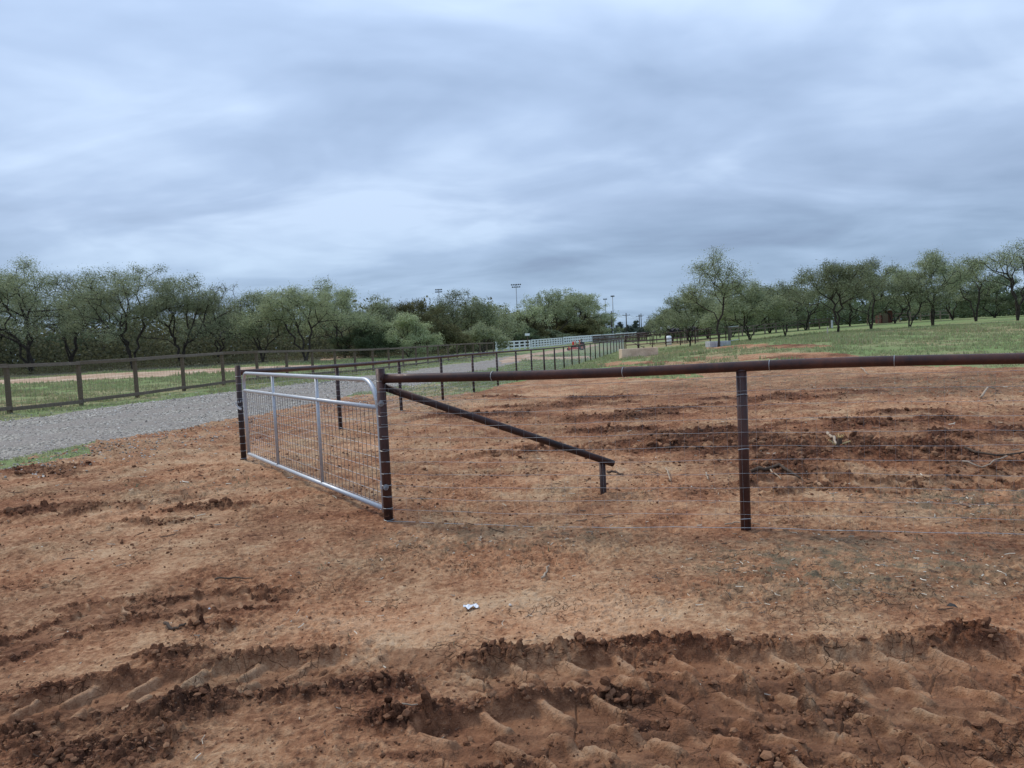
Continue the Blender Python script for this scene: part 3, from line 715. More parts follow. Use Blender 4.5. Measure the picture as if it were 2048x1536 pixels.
# ------------------------------------------------------------------ wooden fence left of the lane
def wood_fence():
    us = [-420, -170, 20, 163, 270, 372, 445, 517, 575, 627, 671, 712, 747, 778.5, 807, 833.7, 856, 877.5, 897, 914.5, 932, 947, 960.6, 975, 987.5]
    P = np.array([at(u, 26100/(1350-u)) for u in us])
    for _ in range(2): P[4:-1] = P[4:-1]*.5+(P[3:-2]+P[5:])*.25
    root = empty('wooden_fence', tuple(P[2]), 'weathered wooden post and board fence with wire mesh left of the gravel lane', 'fence')
    H = 1.24
    for i, p in enumerate(P):
        g = zb(p[0], p[1]); k = (i*37 % 11)/11.-.5
        d = P[min(i+1, len(P)-1)]-P[max(i-1, 0)]; A = axes((d[0], d[1], 0), (k*.03, .012*((i*5) % 3-1), 1))
        MB().box((p[0], p[1], g+(H-.3+.03*k)/2), (.098, .098, H+.3), A, .008).build('post', WOODP, root)
    for i in range(len(P)-1):
        a, b = P[i], P[i+1]; A = axes(b-a); ln = np.linalg.norm(b-a)
        za, zb_ = zb(*a[:2]), zb(*b[:2]); j = .012*math.sin(i*2.3)
        n = A[1]*-1 if A[1][0] < 0 else A[1]
        c = (a+b)/2; c[2] = (za+zb_)/2
        dv = np.array([b[0]-a[0], b[1]-a[1], zb_-za+.015*math.sin(i*1.7)]); A = axes(dv)
        MB().box(c+(0, 0, H+.014+j*.5), (ln-.004, .13, .028), A, .004).build('cap_board', WOODG, root)
        MB().box(c+n*.066+np.array([0, 0, H-.036]), (ln-.006, .030, .070), A, .004).build('top_board', WOODG if i % 3 else WOODP, root)
        MB().box(c+n*.066+np.array([0, 0, .13+j]), (ln-.006, .034, .10), A, .004).build('bottom_board', WOODG, root)
    m = MB()
    _, _, D = interp_line(P, 0); S = np.linspace(0, D, 120)
    L_ = [interp_line(P, s)[:2] for s in S]; Z = zbase(np.array([l[0] for l in L_]), np.array([l[1] for l in L_]))
    for k in range(8): m.tube([(l[0]+.11, l[1], z+.13+k*.15) for l, z in zip(L_, Z)], .0026, 3, False)
    s = 0
    while s < D:
        x, y, _ = interp_line(P, s); z = float(np.interp(s, S, Z)); m.tube([(x+.112, y, z+.10), (x+.112, y, z+1.2)], .0023, 3, False); s += .15
    m.build('wire_mesh', WIREB, root)
wood_fence()

# ------------------------------------------------------------------ white rail fences and other far fences
def rail_fence(name, label, cat, ends, H, heights, nposts, mt, postw=.12, rail=(.05, .13), group=None, pname='rail', round_=False, lift=0.0):
    (u0, y0), (u1, y1) = ends; a = np.array(at(u0, y0)); b = np.array(at(u1, y1))
    root = empty(name, tuple(a), label, cat, group)
    for i in range(nposts):
        p = a+(b-a)*i/(nposts-1.); g = zb(p[0], p[1])+lift
        if round_: MB().tube([(p[0], p[1], g-.3-lift), (p[0], p[1], g+H)], postw/2, 8).build('post', mt, root)
        else: MB().box((p[0], p[1], g+(H-.3-lift)/2+.02), (postw, postw, H+.3+lift), axes(b-a)).build('post', mt, root)
    for h in heights:
        pts = []
        for k in np.linspace(0, 1, 13):
            p = a+(b-a)*k; pts.append((p[0], p[1], zb(p[0], p[1])+h+lift))
        m = MB()
        if round_: m.tube(pts, rail[1]/2, 8)
        else:
            for p, q in zip(pts[:-1], pts[1:]):
                p, q = np.array(p), np.array(q); m.box((p+q)/2-axes(q-p)[1]*.002, (np.linalg.norm(q-p)+.002, rail[0], rail[1]), axes(q-p))
        m.build(pname, mt, root)
    return root, a, b
rail_fence('white_fence', 'white three rail fence, the left section ending at the wooden fence', 'fence', ((993, 108), (1060, 122)), 1.36, (1.28, .80, .34), 7, WHITE, .20, (.06, .19))
rail_fence('white_fence', 'white square-panelled fence section between the white box sign and the red mower', 'fence', ((1064, 124), (1124, 143)), 1.40, (1.33, .96, .58, .20), 12, WHITE, .19, (.06, .17))
rail_fence('white_fence', 'long white rail fence behind the red mower, fading toward the lamp poles', 'fence', ((1128, 145), (1229, 200)), 1.45, (1.38, .86, .34), 30, WHITE, .22, (.06, .24))
rail_fence('white_fence', 'short pale rail fence seen through the far dark pipe fence', 'fence', ((1232, 202), (1292, 250)), 1.6, (1.5, .8), 9, WHITE, .16, (.06, .2))
rail_fence('pipe_fence', 'dark close-picketed fence in front of the far white rails', 'fence', ((1186, 140), (1292, 122)), 1.35, (1.30, .70, .15), 40, RUSTD, .17, (.05, .20), None, 'rail', True)
rail_fence('pipe_fence', 'dark pipe cross fence behind the tan trough', 'fence', ((1252, 82.5), (1452, 74)), 1.42, (1.36, .75, .42), 8, RUSTD, .11, (.05, .09), None, 'rail', True)
rail_fence('pipe_fence', 'dark pipe fence running off to the right behind the cross fence', 'fence', ((1275, 100), (1440, 92)), 1.45, (1.4, .95, .5), 9, RUSTD, .09, (.05, .08), None, 'rail', True)
rail_fence('pipe_fence', 'grey brown rail fence under the trees on the right', 'fence', ((1462, 88), (1660, 92)), 1.15, (1.1, .72), 10, WOODG, .12, (.05, .13), None, 'rail')
rail_fence('pipe_fence', 'grey rail fence between the red shed and the leaning tree', 'fence', ((1735, 96), (1900, 104)), 1.15, (1.1, .65), 9, WOODG, .12, (.05, .12), None, 'rail')
def brace_gate():
    # diagonal braced frame beside the far corner of the lane fence
    a = np.array(at(1370, 82)); b = np.array(at(1392, 82)); root = empty('field_gate', tuple(a), 'small tubular frame gate in the dark cross fence left of the slim tree', 'gate')
    for p in (a, b): MB().tube([(p[0], p[1], p[2]-.2), (p[0], p[1], p[2]+1.7)], .05, 8).build('post', WOODG, root)
    f = MB()
    for h in (1.6, .9, .3): f.tube([a+(0, 0, h), b+(0, 0, h)], .028, 6)
    f.build('frame', RUSTD, root)
    c = np.array(at(1248, 82)); e = np.array(at(1288, 78)); root = empty('corner_brace', tuple(e), 'dark diagonal pipe brace rising to the far corner of the lane fence', 'brace')
    MB().tube([c+(0, 0, 1.2), e+(0, 0, .12)], .038, 8).build('pipe', RUSTD, root); MB().tube([e+(0, 0, -.2), e+(0, 0, .3)], .038, 8).build('stub', RUSTD, root)
brace_gate()
def panel_gate():
    a = np.array(at(1457, 66)); b = np.array(at(1478, 70)); root = empty('livestock_panel', tuple(a), 'grey slatted livestock panel standing just right of the slim tree', 'panel')
    for p in (a, b): MB().tube([(p[0], p[1], p[2]-.1), (p[0], p[1], p[2]+1.45)], .045, 8).build('post', WOODG, root)
    f = MB(); d = b-a
    for k in range(9): p = a+d*(k+.5)/9; f.box(p+(0, 0, .72), (.07, .02, 1.2), axes(d))
    f.build('slats', WOODG, root); g = MB()
    for h in (1.33, .12): g.tube([a+(0, 0, h), b+(0, 0, h)], .03, 6)
    g.build('frame', GALVM, root)
panel_gate()
def sign_box():
    a = np.array(at(1056, 119)); root = empty('sign', tuple(a), 'small white rectangular box sign on a dark post at the end of the white fence', 'sign')
    MB().box(a+(0, 0, 1.0), (.14, .12, 2.3), None, .01).build('post', WOODP, root)
    MB().box(a+(0, -.09, 2.25), (.72, .05, .36), None, .01).build('panel', WHITE, root)
sign_box()

# ------------------------------------------------------------------ concrete trough, blocks, stakes
def trough():
    x, y, z = at(1277, 50); s = 73*50/F; h = 17.5*50/F
    root = empty('water_trough', (x, y, z), 'long tan concrete water trough on the grass edge beyond the dirt', 'trough', None, math.radians(4)); 
    m = MB(); A = np.array([[math.cos(.07), math.sin(.07), 0], [-math.sin(.07), math.cos(.07), 0], [0, 0, 1.]]); W = .95; t = .10; c = np.array([x, y, z])
    def B(o, sz): m.box(c+np.array(o) @ A, sz, A, .012)
    B((0, -W/2+t/2, h/2-.05), (s, t, h+.1)); B((0, W/2-t/2, h/2-.05), (s, t, h+.1))
    B((-s/2+t/2, 0, h/2-.052), (t-.004, W-2*t-.004, h+.1)); B((s/2-t/2, 0, h/2-.052), (t-.004, W-2*t-.004, h+.1)); B((0, 0, .02), (s-2*t-.004, W-2*t-.004, .12))
    m.build('basin', CONC, root)
    x2, y2, z2 = at(1277, 51.6); q = MB().tube([(x2, y2, z2-.1), (x2, y2, z2+.72)], .05, 10)
    o = q.tube([(x2, y2, z2+.72), (x2, y2, z2+.80)], .075, 10).build('standpipe', RUSTD); tag(o, 'short dark standpipe rising behind the tan concrete trough', 'pipe')
trough()
def planter():
    x, y, z = at(1436, 50.6); s = 42*50/F
    root = empty('block_planter', (x, y, z), 'low pale grey block surround around the foot of the slim tree', 'planter')
    n = 4
    for side in range(4):
        for row in range(2):
            for i in range(n):
                L0 = s/n; o = -s/2+L0*(i+.5); hh = .19
                c = {0: (o, -.55, 0), 1: (o, .55, 0), 2: (-s/2+.06, -.5+1.0*(i+.5)/n, 0), 3: (s/2-.06, -.5+1.0*(i+.5)/n, 0)}[side]
                sz = (L0-.012, .12, hh-.008) if side < 2 else (.115, 1.0/n-.012, hh-.008)
                if side > 1 and i in (0, n-1): sz = (.115, 1.0/n-.06, hh-.008)
                MB().box((x+c[0], y+c[1], z+hh*(row+.5)-.02), sz, None, .012).build('block', BLOCK, root)
planter()
def small_post(u, y, h, r, mt, label, name='stake', cat='stake'):
    x, yy, z = at(u, y); o = MB().tube([(x, yy, z-.2), (x, yy, z+h*.5), (x+.01, yy, z+h)], r, 8).tube([(x+.01, yy, z+h), (x+.01, yy, z+h+.02)], r*.7, 8).build(name, mt); tag(o, label, cat)
small_post(1655, 57, .55, .05, mat_plain('pale_stake_paint', (.5, .44, .34), (.66, .6, .5), .8, 5), 'short pale stake in the grass left of the forked tree trunk')
small_post(1664, 90, .9, .11, WHITE, 'stubby white marker post in the shade behind the forked tree', 'marker_post', 'post')

# ------------------------------------------------------------------ red mower
def mower():
    RED = mat_plain('red_paint', (.62, .045, .03), (.72, .07, .04), .35, 3, 0, 0, 0, .5); BLK = mat_plain('black_rubber', (.018, .018, .019), (.035, .035, .036), .8, 6)
    ORG = mat_plain('faded_orange_paint', (.55, .13, .08), (.65, .20, .12), .5, 4, 0, 0)
    x, y, z = at(1154, 92); root = empty('riding_mower', (x, y, z), 'red riding mower with roll bar parked in front of the white rail fence', 'mower')
    S = 1.0
    n0 = len(bpy.data.objects)
    def b(o, s, nm, mt, ax=None, bev=.03, par=None): return MB().box((x+o[0]*S, y+o[1]*S, z+o[2]*S), s, ax, bev).build(nm, mt, par or root)
    b((-.45, 0, .20), (1.25, 1.5, .16), 'deck', RED); b((-.45, 0, .30), (.9, 1.2, .06), 'deck_cover', RED)
    b((.05, 0, .42), (1.3, .7, .16), 'chassis', BLK); b((.62, 0, .70), (.55, .7, .42), 'engine', BLK)
    b((.45, -.36, .62), (.5, .12, .25), 'fender', ORG); b((.45, .36, .62), (.5, .12, .25), 'fender', ORG)
    b((.15, 0, .66), (.48, .5, .12), 'seat', BLK, None, .04); b((.38, 0, .95), (.12, .48, .5), 'seat_back', ORG, axes((1, 0, .15)), .04)
    rb = MB()
    rb.tube([(x+.55, y-.45, z+.5), (x+.60, y-.45, z+1.2), (x+.60, y-.35, z+1.3), (x+.60, y+.35, z+1.3), (x+.60, y+.45, z+1.2), (x+.55, y+.45, z+.5)], .03, 8); rb.build('roll_bar', BLK, root)
    lv = MB(); lv.tube([(x-.1, y-.3, z+.5), (x-.15, y-.3, z+1.05), (x-.35, y-.15, z+1.1)], .02, 6); lv.tube([(x-.1, y+.3, z+.5), (x-.15, y+.3, z+1.05), (x-.35, y+.15, z+1.1)], .02, 6); lv.build('control_levers', ORG, root)
    b((-.42, 0, .75), (.22, .4, .55), 'console', RED)
    for ox, oy, R_, W_ in ((.55, -.58, .32, .26), (.55, .58, .32, .26), (-1.0, -.5, .18, .15), (-1.0, .5, .18, .15)):
        c = np.array([x+ox, y+oy, z+R_-.02]); wv = np.array([0, W_/2, 0])
        wh = MB().tube([c-wv, c-wv*.8, c+wv*.8, c+wv], [R_*.86, R_, R_, R_*.86], 20).build('wheel', BLK, root, False)
        MB().tube([c-wv*1.03, c+wv*1.03], R_*.5, 12).build('rim', ORG, wh)
    b((-.98, 0, .40), (.1, 1.1, .08), 'front_axle', RED)
mower()

# ------------------------------------------------------------------ far sheds, canopies
def sheds():
    REDB = mat_plain('red_brown_boards', (.075, .03, .024), (.12, .046, .035), .9, 2); BLKT = mat_plain('black_tarp', (.012, .011, .014), (.030, .027, .034), .8, 1.2)
    x, y, z = at(1768, 98); root = empty('shed', (x, y, z), 'small low red brown board shed deep under the trees on the right', 'shed')
    MB().box((x, y, z+.72), (1.5, 1.5, 1.6), None, .02).build('wall', REDB, root); MB().box((x, y, z+1.58), (1.7, 1.8, .1), axes((1, 0, .03)), .02).build('roof', WOODG, root)
    MB().box((x-.2, y-.77, z+.6), (.7, .05, 1.2), None, .01).build('door', WOODP, root)
    for i, (u0, u1, yy, h, lb) in enumerate([(1308, 1345, 90, 1.50, 'long low black tarp shade in the far paddock, at its left end'), (1340, 1364, 86, 1.60, 'middle black tarp shade of the far paddock, dipping to the left'), (1374, 1396, 84, 1.62, 'black tarp shade behind the tubular gate')]):
        a = np.array(at(u0, yy)); b = np.array(at(u1, yy)); root = empty('shade_shelter', tuple(a), lb, 'shelter', 'black shades in the far paddock'); w_ = 2.4
        for k, p in enumerate((a, b, a+(0, w_, 0), b+(0, w_, 0))): MB().tube([p+(0, 0, -.2-p[2]+zb(p[0], p[1])), p+(0, 0, h-.15)], .05, 8).build('post', RUSTD, root)
        m = MB(); V = []; n = 8
        for j in range(3):
            for k in range(n+1):
                p = a+(b-a)*(k/n)*1.0; V.append((p[0], p[1]+w_*j/2, p[2]+h+.12*math.sin(k*1.9+i)-.15*(j == 1)*0+.10*(j == 1)))
        q = [[j*(n+1)+k, j*(n+1)+k+1, (j+1)*(n+1)+k+1, (j+1)*(n+1)+k] for j in range(2) for k in range(n)]
        V = np.array(V); m.add(V, q); m.add(V-(0, 0, .35), q); e = [[k, k+1, k+1+3*(n+1), k+3*(n+1)] for k in range(n)]
        V2 = np.concatenate([V, V-(0, 0, .35)]); m.add(V2, e); m.build('tarp', BLKT, root)
    for u, yy, s, lb in ((1338, 84, 1.0, 'white water tank behind the dark cross fence'), (1324.5, 91.2, .5, 'left of two small white drums on the black tarp shade line'), (1339, 91.2, .5, 'right of two small white drums on the black tarp shade line')):
        x, y, z = at(u, yy); z0 = z if s == 1 else z+1.56
        if s < 1: MB()
        m = MB().tube([(x, y, z0), (x, y, z0+.9*s), (x, y, z0+1.0*s)], [.3*s, .3*s, .18*s], 16); o = m.build('tank', WHITE if s == 1 else WHITE, None, True); tag(o, lb, 'tank')
        if s < 1:
            pass
sheds()

# ------------------------------------------------------------------ lamp masts and utility poles
def poles():
    STEEL = mat_plain('mast_steel', (.28, .30, .32), (.36, .38, .40), .5, 2, .3, 0); LAMP = mat_plain('lamp_housing', (.07, .08, .10), (.12, .13, .15), .5, 2, 0, 0); PW = mat_plain('utility_pole_wood', (.05, .045, .042), (.09, .08, .07), .9, 2)
    def mast(u, y, vt, rows, label, spread):
        x, yy, z = at(u, y); h = height_to(x, yy, z, vt); root = empty('floodlight_mast', (x, yy, z), label, 'floodlight')
        MB().tube([(x, yy, z-.5), (x, yy, z+h*.5), (x, yy, z+h)], [.32, .25, .17], 10).build('mast', STEEL, root, True)
        for r_, n in enumerate(rows):
            zz = z+h-.3-r_*1.15; wd = spread*(n/max(rows))
            ar = MB().box((x, yy, zz), (wd+.3, .12, .12)).build('crossarm', STEEL, root)
            for k in range(n):
                xx = x+(k-(n-1)/2)*wd/max(n-1, 1); MB().tube([(xx, yy-.55, zz+.12), (xx, yy-.2, zz+.34), (xx, yy-.02, zz+.4)], [.34, .30, .14], 10).build('lamp', LAMP, ar, True)
    mast(883, 400, 579, (5, 5), 'floodlight mast with two rows of lamps, leftmost above the tree line', 3.0)
    mast(1037, 380, 569, (6, 5), 'floodlight mast with two wide rows of lamps above the middle of the tree line', 4.3)
    mast(1213, 420, 598, (3,), 'shorter of the two slim floodlight masts beside the sky gap', 1.5)
    mast(1228, 380, 592, (3,), 'taller of the two slim floodlight masts beside the sky gap', 1.3)
    def upole(u, y, vt, lb):
        x, yy, z = at(u, y); h = height_to(x, yy, z, vt); root = empty('utility_pole', (x, yy, z), lb, 'utility pole', 'utility poles in the sky gap')
        MB().tube([(x, yy, z-.5), (x, yy, z+h)], [.20, .13], 8).build('pole', PW, root, True)
        MB().box((x, yy, z+h-.7), (2.2, .12, .12)).build('crossarm', PW, root)
        for k in (-.95, -.35, .35, .95): MB().tube([(x+k, yy, z+h-.64), (x+k, yy, z+h-.44)], .05, 6).build('insulator', STEEL, root)
        return np.array([x, yy, z+h-.44])
    tops = []
    for u, y, vt, lb in ((1225, 200, 622, 'dark utility pole standing beside the taller slim floodlight mast'), (1254, 230, 626, 'dark utility pole alone in the middle of the sky gap'),
                         (1280, 260, 629, 'left one of the close pair of utility poles in the sky gap'), (1283.5, 290, 627, 'right one of the close pair of utility poles in the sky gap'), (1299, 330, 632, 'faint utility pole nearest the trees right of the sky gap')):
        tops.append(upole(u, y, vt, lb))
    m = MB()
    for k in (-.95, .95):
        for a, b in zip(tops[:2]+[tops[1]], tops[1:3]+[tops[4]]):
            pts = [a+(b-a)*t+np.array([k, 0, -1.2*4*t*(1-t)]) for t in np.linspace(0, 1, 9)]; m.tube(pts, .02, 3, False)
    o = m.build('power_line', RUSTD); tag(o, 'thin power lines slung between the utility poles in the sky gap', 'power line')
poles()

# ------------------------------------------------------------------ trees
def leaf_cards(C, n_each, spread, size, seed, droop=.5, asp=.42):
    """C: clump centres (k,3) -> quads"""
    g = np.random.RandomState(seed); k = len(C); N_ = k*n_each
    base = np.repeat(C, n_each, axis=0); sp_ = np.repeat(spread*(.6+.8*g.rand(k)), n_each)[:, None]
    off = g.randn(N_, 3)*sp_*np.array([1, 1, .72]); c = base+off
    a = g.rand(N_)*2*PI; el = g.randn(N_)*.6-droop*.5
    d = np.stack([np.cos(a)*np.cos(el), np.sin(a)*np.cos(el), np.sin(el)], 1)
    r = g.randn(N_, 3); s_ = np.cross(d, r); s_ /= np.linalg.norm(s_, axis=1)[:, None]+1e-9
    L_ = size*(.6+.8*g.rand(N_))[:, None]; W_ = L_*asp
    v = np.stack([c-d*L_*.5, c+s_*W_*.5+d*L_*.05, c+d*L_*.5, c-s_*W_*.5+d*L_*.05], 1).reshape(-1, 3)
    return v, np.arange(N_*4).reshape(-1, 4)
def make_tree(u, y, vt, wpx, label, style='mid', lean=0.0, seed=1, stems=3, dead=False, low=.30, dens=1.0, name='mesquite_tree', cat='tree', group='mesquite trees', shift=0.0, tk=1.0):
    x, yy, z = at(u, y); H = height_to(x, yy, z, vt); W = wpx*1.14/F*y
    g = np.random.RandomState(seed*13+5)
    root = empty(name, (x, yy, z), label, cat, group)
    # crown lobes inside a broad, flat bottomed outline
    nl = int(13+W*1.7); lob = []
    for i in range(nl):
        a = 2*PI*(i+g.rand()*.8)/nl; rr = (.12+.88*g.rand()**.7)*W*.43 if i else 0
        hh = H*(low+.12+(.86-low-.10)*(1-(rr/(W*.52))**2)*(.55+.45*g.rand()))
        hh += H*.09*g.randn(); hh = min(max(hh, H*low*.9), H*.97)
        lob.append((x+shift*W+lean*H*.25+math.cos(a)*rr, yy+math.sin(a)*rr*.85, z+hh, W*(.07+.09*g.rand()), H*(.05+.07*g.rand())))
    lob.append((x+shift*W+lean*H*.3, yy, z+H*.86, W*.15, H*.11))
    for sgn in (-1, 1): lob.append((x+shift*W+sgn*W*.40, yy+g.randn()*.4, z+H*(low+.10+.18*g.rand()), W*.11, H*.10))
    per = 9; A_ = []
    for (lx, ly, lz, lr, lh) in lob:
        d = g.randn(per, 3); d /= np.linalg.norm(d, axis=1)[:, None]; d *= (g.rand(per)**.35)[:, None]
        A_.append(np.array([lx, ly, lz])+d*np.array([lr, lr, lh]))
    A_ = np.concatenate(A_); A_ = A_[A_[:, 2] > z+H*low*.72]
    mz = A_[:, 2].max(); A_[:, 2] = z+(A_[:, 2]-z)*np.where(A_[:, 2] > z+H*.5, (H*.97)/(mz-z), 1)
    # skeleton: stems, then every clump joins the cheapest node
    nodes = [np.array([x, yy, z-.15])]; par = [-1]; plen = [0.]
    th0 = g.rand()*6
    for s in range(stems):
        a = th0+2*PI*s/stems+g.randn()*.3; spread = (.16+.14*g.rand())*W*.55; p = np.array([x, yy, z-.1]); prev = 0; hb = H*(low+.10+.1*g.rand()); n = 7
        for k in range(1, n+1):
            t = k/n; q = np.array([x+math.cos(a)*spread*t**1.15+lean*H*.22*t, yy+math.sin(a)*spread*t*.8, z+hb*(t**.92)])+g.randn(3)*np.array([.13, .10, .04])*H*.22*t**.6
            nodes.append(q); par.append(prev); plen.append(plen[prev]+np.linalg.norm(q-nodes[prev])); prev = len(nodes)-1
    order = np.argsort(np.linalg.norm((A_-np.array([x, yy, z+H*low]))*[1, 1, 1.0], axis=1)); tips = []
    for i in order:
        a = A_[i]; NN = np.array(nodes); dd = np.linalg.norm(NN-a, axis=1); cost = dd+.42*np.array(plen)+np.where(NN[:, 2] > a[2]+.25*H*.1, .6*dd, 0); j = int(np.argmin(cost))
        d = a-nodes[j]; ln = np.linalg.norm(d); n = max(1, int(ln/(.09*H))); prev = j; up = .10*ln
        for k in range(1, n+1):
            t = k/n; q = nodes[j]+d*t+np.array([0, 0, up*math.sin(PI*t)])+(g.randn(3)*.045*H*.5*(1 if k < n else .1))
            nodes.append(q); par.append(prev); plen.append(plen[prev]+np.linalg.norm(q-nodes[prev])); prev = len(nodes)-1
        tips.append(prev)
    NN = np.array(nodes); cnt = np.zeros(len(nodes))
    for t in tips: cnt[t] += 1
    for k in range(len(nodes)-1, 0, -1): cnt[par[k]] += cnt[k]
    rad = .0068*tk*H/6*np.maximum(cnt, 1)**.5+.004
    kids = {}
    for k in range(1, len(nodes)): kids.setdefault(par[k], []).append(k)
    limbs = MB(); trunk = MB(); stack = [(k, 0) for k in kids[0]]
    while stack:
        k, p = stack.pop(); ch = [p, k]
        while k in kids:
            c = sorted(kids[k], key=lambda q: -cnt[q]); 
            for o in c[1:]: stack.append((o, k))
            k = c[0]; ch.append(k)
        R = rad[ch].copy(); R[0] = min(R[0], R[1]*1.25) if p else R[1]*1.35
        R = np.minimum.accumulate(R); big = R[1] > .03*H/6
        P_ = NN[ch]
        (trunk if p == 0 or R[1] > .060*H/6 else limbs).tube(P_, R, 7 if big else 4, False)
    for t in tips:                                   # bare twig ends
        for _ in range(3 if dead else 2):
            d = g.randn(3)*.17*np.array([1, 1, .8])+np.array([0, 0, .06]); limbs.tube([NN[t], NN[t]+d*.5+g.randn(3)*.03, NN[t]+d*1.5], [.013, .010, .006], 3, False)
    trunk.build('trunk', BARK, root, True)
    if limbs.n: limbs.build('limbs', BARKD if dead else BARK, root, True)
    mt = {'mid': LEAFG, 'light': LEAFL, 'dark': LEAFD, 'deep': LEAFB, 'far': LEAFF}[style]
    if not (dead and dens <= 0):
        C = NN[tips]; extra = [NN[k] for k in range(len(nodes)) if cnt[k] <= 2 and NN[k][2] > z+H*low*.8]
        C = np.concatenate([C, np.array(extra)]) if extra else C
        size = .110*max(y, 50)/60; n_each = max(3, int(54*dens*(W*W*.35+6)/14*250/len(C)*(60/max(y, 50))**1.6))
        v, q = leaf_cards(C, min(n_each, 190), .026*H+.12, size, seed, .5, .36)
        keep = g.rand(len(q)) < 1.0
        MB().add(v, q[keep]).build('crown', mt, root)
    return root
T = make_tree
# left of the lane
T(62, 62, 514, 260, 'tall mesquite at the left edge with a dark trunk leaning left', 'mid', -.3, 1, 3, low=.34, shift=-.08)
T(142, 67, 545, 170, 'thin see-through mesquite with bare limbs, next to the leftmost tall tree', 'mid', .2, 2, 3, low=.38, dens=.45)
T(268, 60, 531, 235, 'broad mesquite with a slanting grey trunk, highest crown of the left group', 'mid', -.25, 3, 3, low=.33, dens=1.1)
T(362, 62, 548, 190, 'mesquite with arching black trunks behind the fence, right of the broadest left crown', 'mid', .35, 4, 3, low=.30)
T(438, 65, 566, 110, 'half bare mesquite with grey dead twigs above the gate', 'mid', .1, 5, 3, low=.28, dens=.35, dead=True)
T(526, 61, 582, 130, 'mesquite with a forked base directly above the left end of the gate', 'light', -.2, 6, 4, low=.26, dens=.8)
T(612, 60, 556, 215, 'big round mesquite with black limbs above the gate middle', 'mid', -.2, 7, 3, low=.30, dens=1.1, shift=-.05)
T(690, 66, 576, 150, 'bright green mesquite with a rounded top left of the gate post', 'light', 0, 8, 3, low=.18, dens=1.1)
T(757, 70, 592, 130, 'dense mesquite standing above the gate hinge post', 'mid', 0, 9, 3, low=.14, dens=1.2)
T(832, 74, 600, 140, 'dark olive brown tree left of the leftmost floodlight mast', 'dark', 0, 10, 4, low=.08, dens=1.6, name='oak_tree', group='dense dark trees')
T(915, 84, 580, 120, 'tall airy tree just right of the leftmost floodlight mast', 'mid', -.1, 11, 3, low=.34, dens=.95)
T(968, 86, 594, 120, 'rounded green tree between the two left floodlight masts', 'mid', 0, 12, 3, low=.18, dens=1.1)
T(1012, 128, 606, 80, 'small thin tree just left of the wide floodlight mast', 'mid', 0, 13, 3, low=.2, dens=.7)
T(1062, 150, 589, 85, 'pale wispy tree just right of the wide floodlight mast', 'light', 0, 14, 3, low=.3, dens=.55)
T(1102, 178, 578, 120, 'mesquite with a yellowish crown left of the last tall tree by the sky gap', 'light', 0, 15, 3, low=.2, dens=.9)
T(1150, 188, 577, 150, 'dark limbed tree with an open top, last tall one before the sky gap', 'mid', .1, 16, 3, low=.35, dens=.8)
T(1192, 218, 625, 95, 'low sloping tree at the right end of the left tree line', 'mid', .3, 17, 3, low=.1, dens=.9)
# second row on the left
for i, (u, y, vt, w_, st, lb) in enumerate([
    (10, 80, 560, 200, 'mid', 'back row tree behind the tall mesquite at the left edge'), (190, 82, 585, 170, 'deep', 'low back row tree in the gap right of the thin mesquite'),
    (420, 84, 600, 160, 'mid', 'back row tree seen through the dead twigs above the gate'), (500, 86, 625, 120, 'deep', 'low back row tree behind the forked base mesquite'),
    (660, 88, 605, 160, 'deep', 'back row tree between the round and the bright green mesquites'), (790, 92, 607, 130, 'mid', 'back row tree between the dense mesquite and the olive tree'),
    (875, 92, 612, 110, 'deep', 'back row tree at the foot of the leftmost floodlight mast'), (1035, 152, 622, 110, 'dark', 'back row tree at the foot of the wide floodlight mast'), (1130, 195, 605, 120, 'dark', 'back row tree filling below the open topped tree')]):
    T(u, y, vt, w_, lb, st, 0, 30+i, 3, low=.12, dens=1.2, group='back row trees left of the lane')
for i, (u, y, vt, w_, st, lb) in enumerate([
    (818, 66, 628, 120, 'light', 'light green bush in front of the dark olive tree'), (960, 78, 646, 110, 'mid', 'rounded green bush left of the white fence end'),
    (905, 74, 650, 80, 'dark', 'small dark bush right of the light green bush'), (1040, 146, 652, 80, 'deep', 'bush behind the white box sign'), (1150, 186, 645, 110, 'dark', 'olive bush behind the red mower'),
    (1205, 232, 655, 60, 'deep', 'low bush at the end of the tree line beside the lamp masts'), (735, 66, 655, 120, 'deep', 'dark low bush behind the wooden fence left of the light green bush'),
    (1100, 176, 660, 90, 'mid', 'low green bush above the middle white fence section')]):
    T(u, y, vt, w_, lb, st, 0, 60+i, 5, low=.06, dens=1.7, name='bush', cat='bush', group='bushes along the tree line')
# right of the lane
T(1437, 50, 492, 108, 'slim young tree with a light open crown rising from the block surround', 'light', -.05, 101, 1, low=.36, dens=.85, tk=.62, group=None)
T(1380, 68, 568, 125, 'round mesquite just left of the slim young tree', 'mid', .1, 102, 3, low=.20, dens=1.35)
T(1345, 92, 610, 90, 'smaller mesquite at the left end of the right tree line', 'mid', 0, 103, 3, low=.2, dens=1.0)
T(1500, 62, 562, 165, 'many stemmed mesquite right of the slim young tree', 'mid', 0, 104, 5, low=.16, dens=1.4)
T(1570, 64, 556, 110, 'mesquite with a bowed trunk between the many stemmed and the forked trees', 'light', .15, 105, 3, low=.34, dens=.65)
T(1675, 58, 520, 175, 'big forked mesquite with a thick dark trunk in the right pasture', 'mid', .1, 106, 2, low=.34, dens=1.0)
T(1742, 66, 516, 110, 'mesquite with slender low stems right of the forked one', 'mid', 0, 107, 4, low=.22, dens=1.0)
T(1818, 66, 545, 115, 'leaning black trunked mesquite with a low fork', 'mid', .7, 108, 2, low=.32, dens=.75)
T(1866, 67, 498, 130, 'tallest straight mesquite of the right group with a domed top', 'mid', 0, 109, 2, low=.42, dens=.95)
